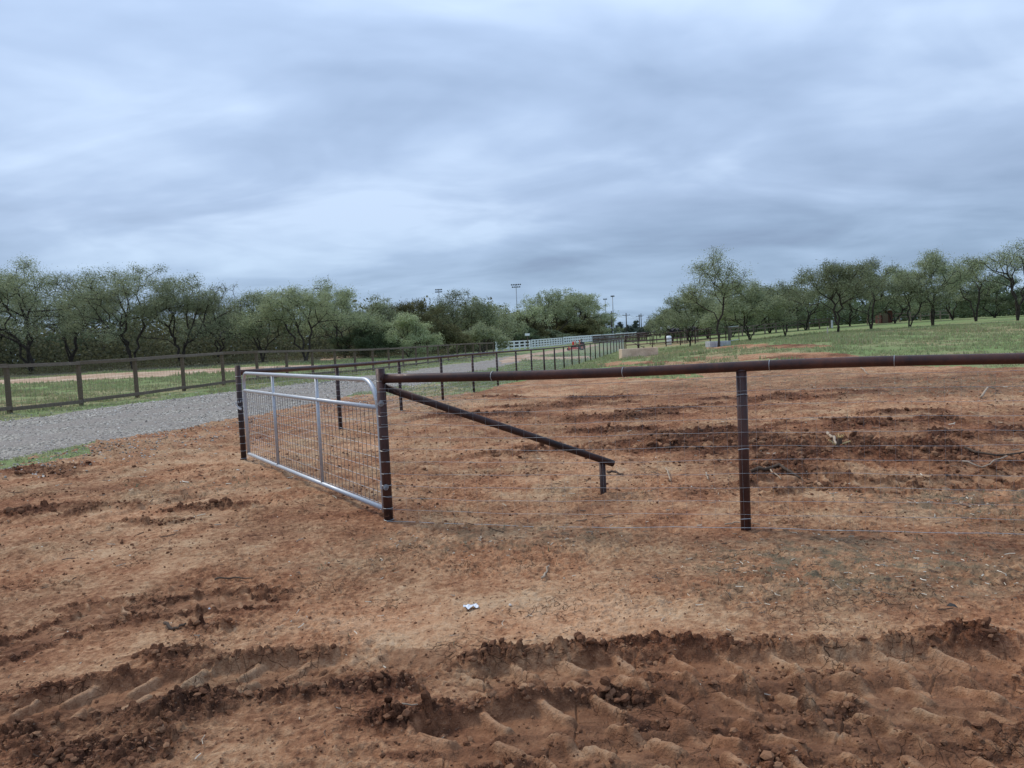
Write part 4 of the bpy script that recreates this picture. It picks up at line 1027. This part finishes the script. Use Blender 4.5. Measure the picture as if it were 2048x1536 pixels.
T(1952, 74, 515, 110, 'mesquite whose dark trunk leans left, second from the right edge', 'mid', -.35, 110, 2, low=.40, dens=.65)
T(2036, 66, 478, 150, 'tall thin mesquite with bare upright limbs at the right edge', 'mid', -.1, 111, 4, low=.45, dens=.42)
for i, (u, y, vt, w_, st, lb) in enumerate([
    (1415, 96, 590, 110, 'mid', 'back row tree behind the round mesquite'), (1465, 92, 578, 120, 'light', 'back row tree behind the slim young tree'), (1540, 92, 572, 120, 'mid', 'back row tree behind the many stemmed mesquite'),
    (1612, 90, 545, 130, 'mid', 'back row tree left of the big forked mesquite'), (1700, 92, 548, 130, 'deep', 'back row tree right behind the big forked mesquite'), (1790, 90, 535, 130, 'mid', 'back row tree above the leaning trunk'),
    (1905, 92, 540, 130, 'mid', 'back row tree right of the tallest straight mesquite'), (1990, 90, 550, 140, 'deep', 'back row tree between the two rightmost mesquites'), (2090, 88, 560, 150, 'mid', 'back row tree cut by the right edge')]):
    T(u, y, vt, w_, lb, st, 0, 130+i, 3, low=.14, dens=1.15, group='back row trees of the right pasture')
for i, (u, y, vt, w_, lb) in enumerate([(1240, 320, 644, 20, 'bluish far tree left of the lone utility pole'), (1272, 330, 641, 24, 'bluish far tree right of the lone utility pole'), (1258, 300, 650, 22, 'low far tree at the foot of the lone utility pole'),
                                        (1298, 260, 646, 36, 'far tree at the right side of the sky gap'), (1320, 180, 628, 46, 'grey green tree right of the utility poles'), (1286, 220, 655, 22, 'low dark far bush beside the pale rail fence')]):
    T(u, y, vt, w_, lb, 'far', 0, 160+i, 3, low=.06, dens=3.5, name='distant_tree', group='distant trees in the sky gap')

# ------------------------------------------------------------------ thickets that read as one mass
def thicket(name, label, cat, line, hgt, depth, n, size, mt, seed):
    g = np.random.RandomState(seed); P = np.array([at(u, y) for u, y in line]); _, _, D = interp_line(P, 0)
    s = g.rand(n)*D; xs = np.interp(s, np.r_[0, np.cumsum(np.linalg.norm(np.diff(P[:, :2], axis=0), axis=1))], P[:, 0]); ys = np.interp(s, np.r_[0, np.cumsum(np.linalg.norm(np.diff(P[:, :2], axis=0), axis=1))], P[:, 1])
    dep = g.rand(n)*depth; xs = xs+dep*xs/np.hypot(xs, ys); ys = ys+dep*ys/np.hypot(xs, ys)
    hm = hgt*(.55+.55*(pnoise(xs*.35, ys*.35, seed)+.3*pnoise(xs*1.2, ys*1.2, seed+1))+.2*dep/depth); hm = np.clip(hm, .25, None)
    zz = zbase(xs, ys)+hm*g.rand(n)**.8
    v, q = leaf_cards(np.stack([xs, ys, zz], 1), 1, .05, size, seed, .2, .55)
    o = MB().add(v, q).build(name, mt); tag(o, label, cat, None, 'stuff'); return o
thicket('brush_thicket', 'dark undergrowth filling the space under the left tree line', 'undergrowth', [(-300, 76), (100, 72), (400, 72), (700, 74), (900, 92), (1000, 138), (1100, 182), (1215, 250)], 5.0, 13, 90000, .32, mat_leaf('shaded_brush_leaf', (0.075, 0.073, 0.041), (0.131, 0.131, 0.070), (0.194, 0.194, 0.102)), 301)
thicket('brush_thicket', 'scrubby grey green undergrowth far behind the right pasture trees', 'undergrowth', [(1330, 118), (1480, 112), (1700, 108), (1900, 106), (2200, 104)], 4.6, 14, 60000, .34, LEAFB, 302)
thicket('distant_woods', 'continuous far wood closing the view behind the left tree line', 'woods', [(-500, 112), (100, 112), (500, 112), (800, 120), (950, 150), (1120, 230), (1210, 290)], 8.8, 16, 110000, .62, LEAFD, 305)
thicket('weeds', 'knee high dry weeds along the foot of the left tree line', 'weeds', [(-300, 62), (100, 60), (400, 60), (700, 64), (900, 80)], .75, 8, 30000, .14, mat_leaf('dry_weed_leaf', (.12, .10, .055), (.17, .155, .08), (.20, .22, .11)), 303)

# ------------------------------------------------------------------ loose material on the ground
def ico():
    p = (1+5**.5)/2; v = np.array([(-1, p, 0), (1, p, 0), (-1, -p, 0), (1, -p, 0), (0, -1, p), (0, 1, p), (0, -1, -p), (0, 1, -p), (p, 0, -1), (p, 0, 1), (-p, 0, -1), (-p, 0, 1)], float); v /= np.linalg.norm(v[0])
    f = [(0, 11, 5), (0, 5, 1), (0, 1, 7), (0, 7, 10), (0, 10, 11), (1, 5, 9), (5, 11, 4), (11, 10, 2), (10, 7, 6), (7, 1, 8), (3, 9, 4), (3, 4, 2), (3, 2, 6), (3, 6, 8), (3, 8, 9), (4, 9, 5), (2, 4, 11), (6, 2, 10), (8, 6, 7), (9, 8, 1)]
    return v, np.array(f)
IV, IF = ico()
def scatter_rocks(x, y, z, s, g, flat=.6, sink=.2):
    n = len(x); a = g.rand(n)*2*PI; V = IV[None]*(.72+.5*g.rand(n, 12, 1)); sc = np.stack([.7+.6*g.rand(n), .7+.6*g.rand(n), flat*(.6+.7*g.rand(n))], 1)
    V = V*sc[:, None]*s[:, None, None]; tl = g.randn(n)*.4
    yy = V[..., 1]*np.cos(tl)[:, None]-V[..., 2]*np.sin(tl)[:, None]; zz = V[..., 1]*np.sin(tl)[:, None]+V[..., 2]*np.cos(tl)[:, None]
    X = V[..., 0]*np.cos(a)[:, None]-yy*np.sin(a)[:, None]; Y = V[..., 0]*np.sin(a)[:, None]+yy*np.cos(a)[:, None]
    P = np.stack([X+x[:, None], Y+y[:, None], zz+(z+s*flat*(1-sink*2)*.5)[:, None]], -1).reshape(-1, 3)
    T_ = (IF[None]+np.arange(n)[:, None, None]*12).reshape(-1, 3); return P, T_
def rand_fan(n, r0, r1, g, p=1.0, A=.72):
    r = r0*(r1/r0)**(g.rand(n)**p); a = (g.rand(n)*2-1)*A; return r*np.sin(a), r*np.cos(a)
def clods():
    g = np.random.RandomState(11); x, y = rand_fan(130000, 2.2, 22, g, 1.1); rg = region(x, y); dz, ch, pa, we = detail(x, y)
    far_ = np.hypot(x, y) > 6; k = (rg == 0) & (g.rand(len(x)) < .05+.12*far_*smooth(0, .4, pnoise(x*.6, y*1.4, 160))+.55*ch**1.3*(1-.8*detail.slick)); x, y = x[k], y[k]; ch = ch[k]; r = np.hypot(x, y)
    s = (.004+.017*g.rand(len(x))**4.5*(.35+ch))*np.clip(r/4, 1, 2.4)
    P, T_ = scatter_rocks(x, y, zbase(x, y)+dz[k], s, g, .7, .15)
    m = Mat('dirt_clod_soil', .95, 0, .1); c = m.ramp(m.math('ADD', m.math('MULTIPLY', m.islrand(), .5), m.math('MULTIPLY', m.noise(1.6, 3), .5)), [(.2, (.085, .037, .020)), (.5, (.185, .088, .048)), (.85, (.30, .165, .092))]); m.col(c); m.bump(m.noise(90, 3), .6, .01)
    o = MB().add(P, None, T_).build('dirt_clods', m.m); tag(o, 'loose crumbs and clods of red brown soil strewn over the dirt', 'soil clods', None, 'stuff')
clods()
def gravel():
    g = np.random.RandomState(12); x, y = rand_fan(140000, 9.5, 34, g, 1.0); x -= 0; rg = region(x, y); k = (rg == 2)
    k &= g.rand(len(x)) > .8*lane_track(x, y)
    dl, _, _ = poly_dist(LANEC, x, y); k |= (g.rand(len(x)) < .22*smooth(5.0, 2.6, np.abs(dl))+.003) & (x < -1.8) & (y > 9); x, y = x[k][:52000], y[k][:52000]; r = np.hypot(x, y); s = (.008+.013*g.rand(len(x))**1.8)*np.clip(r/16, 1, 2)
    P, T_ = scatter_rocks(x, y, zs(x, y), s, g, .75, .1)
    m = Mat('gravel_stone', .85, 0, .25); c = m.ramp(m.islrand(), [(0, (0.121, 0.108, 0.089)), (.45, (0.297, 0.266, 0.221)), (.8, (0.539, 0.489, 0.414)), (1, (0.814, 0.749, 0.649))]); m.col(c)
    o = MB().add(P, None, T_).build('gravel', m.m); tag(o, 'loose pale grey crushed stones covering the lane', 'gravel', None, 'stuff')
gravel()
def blades(x, y, z, h, g, w=.25, n_=3, lean=.5):
    n = len(x); x = np.repeat(x, n_); y = np.repeat(y, n_); z = np.repeat(z, n_); h = np.repeat(h, n_)*(.5+.8*g.rand(n*n_)); a = g.rand(n*n_)*2*PI; l = lean*g.rand(n*n_)
    bx = x+g.randn(len(x))*h*.35; by = y+g.randn(len(x))*h*.35; d = np.stack([np.cos(a), np.sin(a)], 1); sd = np.stack([-d[:, 1], d[:, 0]], 1); W = (h*w*.5)[:, None]
    b = np.stack([bx, by], 1); p0 = np.c_[b-sd*W, z-.01]; p1 = np.c_[b+sd*W, z-.01]; p2 = np.c_[b+d*(h*l)[:, None]+sd*W*.1, z+h*(1-.4*l)]
    return np.stack([p0, p1, p2], 1).reshape(-1, 3), np.arange(len(x)*3).reshape(-1, 3)
def grass():
    g = np.random.RandomState(13); x, y = rand_fan(190000, 8, 75, g, .62); rg = region(x, y)
    keep = (rg == 1) & (pnoise(x*.5, y*.9, 210)+.5*pnoise(x*3, y*3, 211) > -.12); x, y = x[keep], y[keep]; r = np.hypot(x, y)
    h = (.028+.045*g.rand(len(x))**2+.05*smooth(.25, .6, pnoise(x*.35, y*.35, 212)))*np.clip(r/18, .9, 2.2)
    P, T_ = blades(x, y, zs(x, y), h, g, .32, 3)
    m = mat_leaf('grass_blade', (0.387, 0.317, 0.207), (0.248, 0.285, 0.125), (0.314, 0.364, 0.190)); o = MB().add(P, None, T_).build('grass', m); tag(o, 'short patchy green grass of the pastures and verges', 'grass', None, 'stuff')
    # sparse sprouts in the dirt
    x, y = rand_fan(60000, 2.4, 24, g, 1.0); rg = region(x, y); dz, ch, pa, we = detail(x, y); keep = (rg == 0) & (g.rand(len(x)) < .9*we*smooth(-.2, .4, pnoise(x*1.7, y*1.7, 213)+.2)+.004); x, y = x[keep], y[keep]; r = np.hypot(x, y)
    P, T_ = blades(x, y, zbase(x, y)+dz[keep], (.007+.016*g.rand(len(x))**2)*np.clip(r/4.5, 1, 2.4), g, .34, 3, 1.3)
    m = mat_leaf('weed_sprout_leaf', (.15, .135, .08), (.20, .205, .125), (.36, .31, .21)); o = MB().add(P, None, T_).build('sprouts', m); tag(o, 'sparse tiny weeds and dry stubble pressed into the dirt', 'weeds', None, 'stuff')
grass()
def litter():
    g = np.random.RandomState(14); x, y = rand_fan(26000, 2.4, 22, g, .9); rg = region(x, y); dz, ch, pa, we = detail(x, y)
    k = (rg == 0) & (g.rand(len(x)) < (.05+.42*we)*(1-.85*np.maximum(detail.slick, ch))); x, y, z = x[k], y[k], (zbase(x, y)+dz)[k]; r = np.hypot(x, y)
    for nm, lb, sel, mt, L0, rad in (('straw', 'pale straw bits and wood chips strewn on the dirt', g.rand(len(x)) < .50, mat_plain('straw_bits', (.42, .34, .24), (.70, .62, .50), .8, 3, 0, 0), .022, .0013),
                                ('twigs', 'short dark twigs and root bits strewn on the dirt', None, mat_plain('twig_bits', (.10, .065, .045), (.26, .18, .125), .9, 3, 0, 0), .035, .0013)):
        if sel is None: sel = ~prev
        prev = sel; X, Y, Z, R_ = x[sel], y[sel], z[sel], r[sel]; n = len(X); a = g.rand(n)*2*PI; l = L0*(.4+2.2*g.rand(n)**2.5)*np.clip(R_/5, 1, 2.0); w_ = rad*(.7+1.2*g.rand(n))*np.clip(R_/3.5, 1, 2.8)
        d = np.stack([np.cos(a), np.sin(a), .15*g.randn(n)], 1); sd = np.stack([-np.sin(a), np.cos(a), np.zeros(n)], 1); up = np.array([0, 0, 1.]); c = np.stack([X, Y, Z+w_*1.5+.003], 1)
        V = []
        for s_, b_ in ((-1, 0), (0, g.randn(n)*.15), (1, 0)):
            cc = c+d*(l*s_*.5)[:, None]+sd*(l*b_)[:, None]
            for q in (sd*1., up*1.-sd*.5, -up*1.-sd*.5): V.append(cc+q*w_[:, None])
        V = np.stack(V, 1).reshape(-1, 3); k9 = (np.arange(n)*9)[:, None, None]; Q = np.array([[i*3+j, i*3+(j+1) % 3, (i+1)*3+(j+1) % 3, (i+1)*3+j] for i in range(2) for j in range(3)])[None]+k9
        T2 = np.array([[0, 1, 2], [6, 8, 7]])[None]+k9
        o = MB().add(V, Q.reshape(-1, 4), T2.reshape(-1, 3)).build(nm, mt); tag(o, lb, 'debris', None, 'stuff')
litter()

# ------------------------------------------------------------------ single sticks and scraps
PALEW = mat_plain('debarked_wood', (0.315, 0.230, 0.154), (0.465, 0.360, 0.259), .85, 12); DARKW = mat_plain('dark_branch_wood', (0.053, 0.036, 0.027), (0.120, 0.083, 0.056), .92, 14)
def stick(px, r, mt, label, up=0.0, name='stick'):
    P = []
    n = len(px)
    for i, (u, v) in enumerate(px):
        x, y = gpt(u, v); P.append((x, y, zs1(x, y)+r*.9+.008+up*math.sin(PI*i/max(n-1, 1))))
    P = np.array(P); t = np.linspace(0, 1, n); tt = np.linspace(0, 1, 9); Q = np.stack([np.interp(tt, t, P[:, k]) for k in range(3)], 1); Q[1:-1] += nr.randn(7, 3)*r*.5
    Q[:, 2] = np.maximum(Q[:, 2], np.array([zs1(q[0], q[1]) for q in Q])+r*.5)
    o = MB().tube(Q, np.linspace(r, r*.55, 9), 7).build(name, mt, None, True); tag(o, label, 'stick')
stick([(1084, 1160), (1092, 1142), (1098, 1130)], .008, PALEW, 'small pale curved stick in the middle of the dirt between fence and ruts')
stick([(1925, 935), (1965, 938), (2015, 930)], .010, PALEW, 'long pale bare branch on the dirt behind the right fence panel')
stick([(1930, 912), (1985, 922), (2048, 915), (2100, 905)], .013, DARKW, 'thick brown branch lying just above the long pale one at the right edge')
stick([(1502, 951), (1560, 950), (1600, 960)], .020, DARKW, 'dark broken log just right of the second fence post')
stick([(1962, 800), (1976, 790), (1990, 782)], .022, PALEW, 'pale stick poking up from the dirt far right under the rail', .12)
stick([(1332, 942), (1337, 955), (1341, 968)], .008, PALEW, 'thin bent pale stick right of the brace stub', .02)
stick([(1412, 950), (1414, 958), (1417, 966)], .008, PALEW, 'short pale stick left of the second fence post', .02)
stick([(1532, 944), (1545, 954), (1562, 961)], .009, PALEW, 'thin pale stick beside the dark broken log')
stick([(1215, 953), (1232, 954), (1247, 957)], .014, DARKW, 'flat grey stick just right of the brace stub')
stick([(806, 1442), (840, 1425), (868, 1412)], .0035, PALEW, 'straight pale straw stem lying across the tire ruts')
stick([(1655, 872), (1668, 892), (1676, 904)], .02, PALEW, 'pale split root leaning left of the stump', .0)
stick([(1722, 722+15), (1728, 745), (1735, 752)], .02, PALEW, 'small pale stick high on the dirt under the right rail', .05)
stick([(1450, 1052), (1475, 1049), (1520, 1054)], .006, PALEW, 'thin pale stick at the foot of the second fence post')
stick([(330, 1250), (352, 1262), (372, 1258)], .010, DARKW, 'dark crooked root piece in the left dirt above the small rut')
stick([(430, 1168), (470, 1160), (505, 1163)], .006, DARKW, 'thin dark twig line in the dirt below the gate')
def stump():
    x, y = gpt(1677, 905); z = zs1(x, y); root = empty('stump', (x, y, z), 'short splintered tree stump with yellow broken top in the churned dirt', 'stump'); k = y/8.
    MB().tube([(x, y, z-.1), (x+.01, y, z+.04*k), (x+.02, y, z+.10*k)], [.045*k, .028*k, .020*k], 10).build('trunk', DARKW, root)
    YEL = mat_plain('splintered_wood', (.50, .33, .13), (.66, .48, .24), .8, 20); m = MB()
    for i in range(9):
        a = i*.8; d = .7*np.array([math.cos(a)*.04*k, math.sin(a)*.04*k, (.03+.05*((i*7) % 5)/5)*k]); c = np.array([x+.02+math.cos(a)*.014*k, y+math.sin(a)*.014*k, z+.095*k]); m.tube([c, c+d*.5, c+d], [.008*k, .006*k, .001], 4)
    m.tube([(x-.03*k, y, z+.03), (x-.10*k, y, z+.08*k)], [.012*k, .008*k], 6).tube([(x+.03*k, y, z+.03), (x+.12*k, y-.02, z+.06*k)], [.012*k, .008*k], 6)
    m.build('splinters', YEL, root)
stump()
def scraps():
    x, y = gpt(942, 1213); z = zs1(x, y)+.006; PL = mat_plain('crumpled_plastic', (.62, .64, .67), (.82, .83, .85), .35, 30, 0, .3)
    n = 7; V = []
    for j in range(4):
        for i in range(n):
            u, v = i/(n-1.)-.5, j/3.-.5; w_ = .032*(1-.5*abs(u+.1)) ; V.append((x+u*.085, y+v*w_*1.6+.01*math.sin(u*9), z+.007+.007*math.sin(i*2.1+j*1.3)))
    q = [[j*n+i, j*n+i+1, (j+1)*n+i+1, (j+1)*n+i] for j in range(3) for i in range(n-1)]; V = np.array(V); m = MB().add(V, q).add(V-(0, 0, .0012), q)
    o = m.build('plastic_scrap', PL); tag(o, 'crumpled scrap of whitish plastic on the bare dirt above the ruts', 'litter')
    for (u, v, s, lb, a, b) in ((418, 1216, .018, 'bluish grey bottle cap sized pebble in the left dirt', (.16, .17, .20), (.50, .52, .56)), (1020, 1209, .011, 'small pale pebble right of the plastic scrap', (.45, .40, .34), (.6, .55, .48)), (1905, 1218, .022, 'dark lump of burnt wood in the right dirt', (.02, .018, .018), (.05, .045, .04))):
        x, y = gpt(u, v); P, T_ = scatter_rocks(np.array([x]), np.array([y]), np.array([zs1(x, y)]), np.array([s]), np.random.RandomState(3), .7, .1)
        o = MB().add(P, None, T_).build('pebble', mat_plain('pebble_stone', a, b, .7, 40)); tag(o, lb, 'pebble')
scraps()
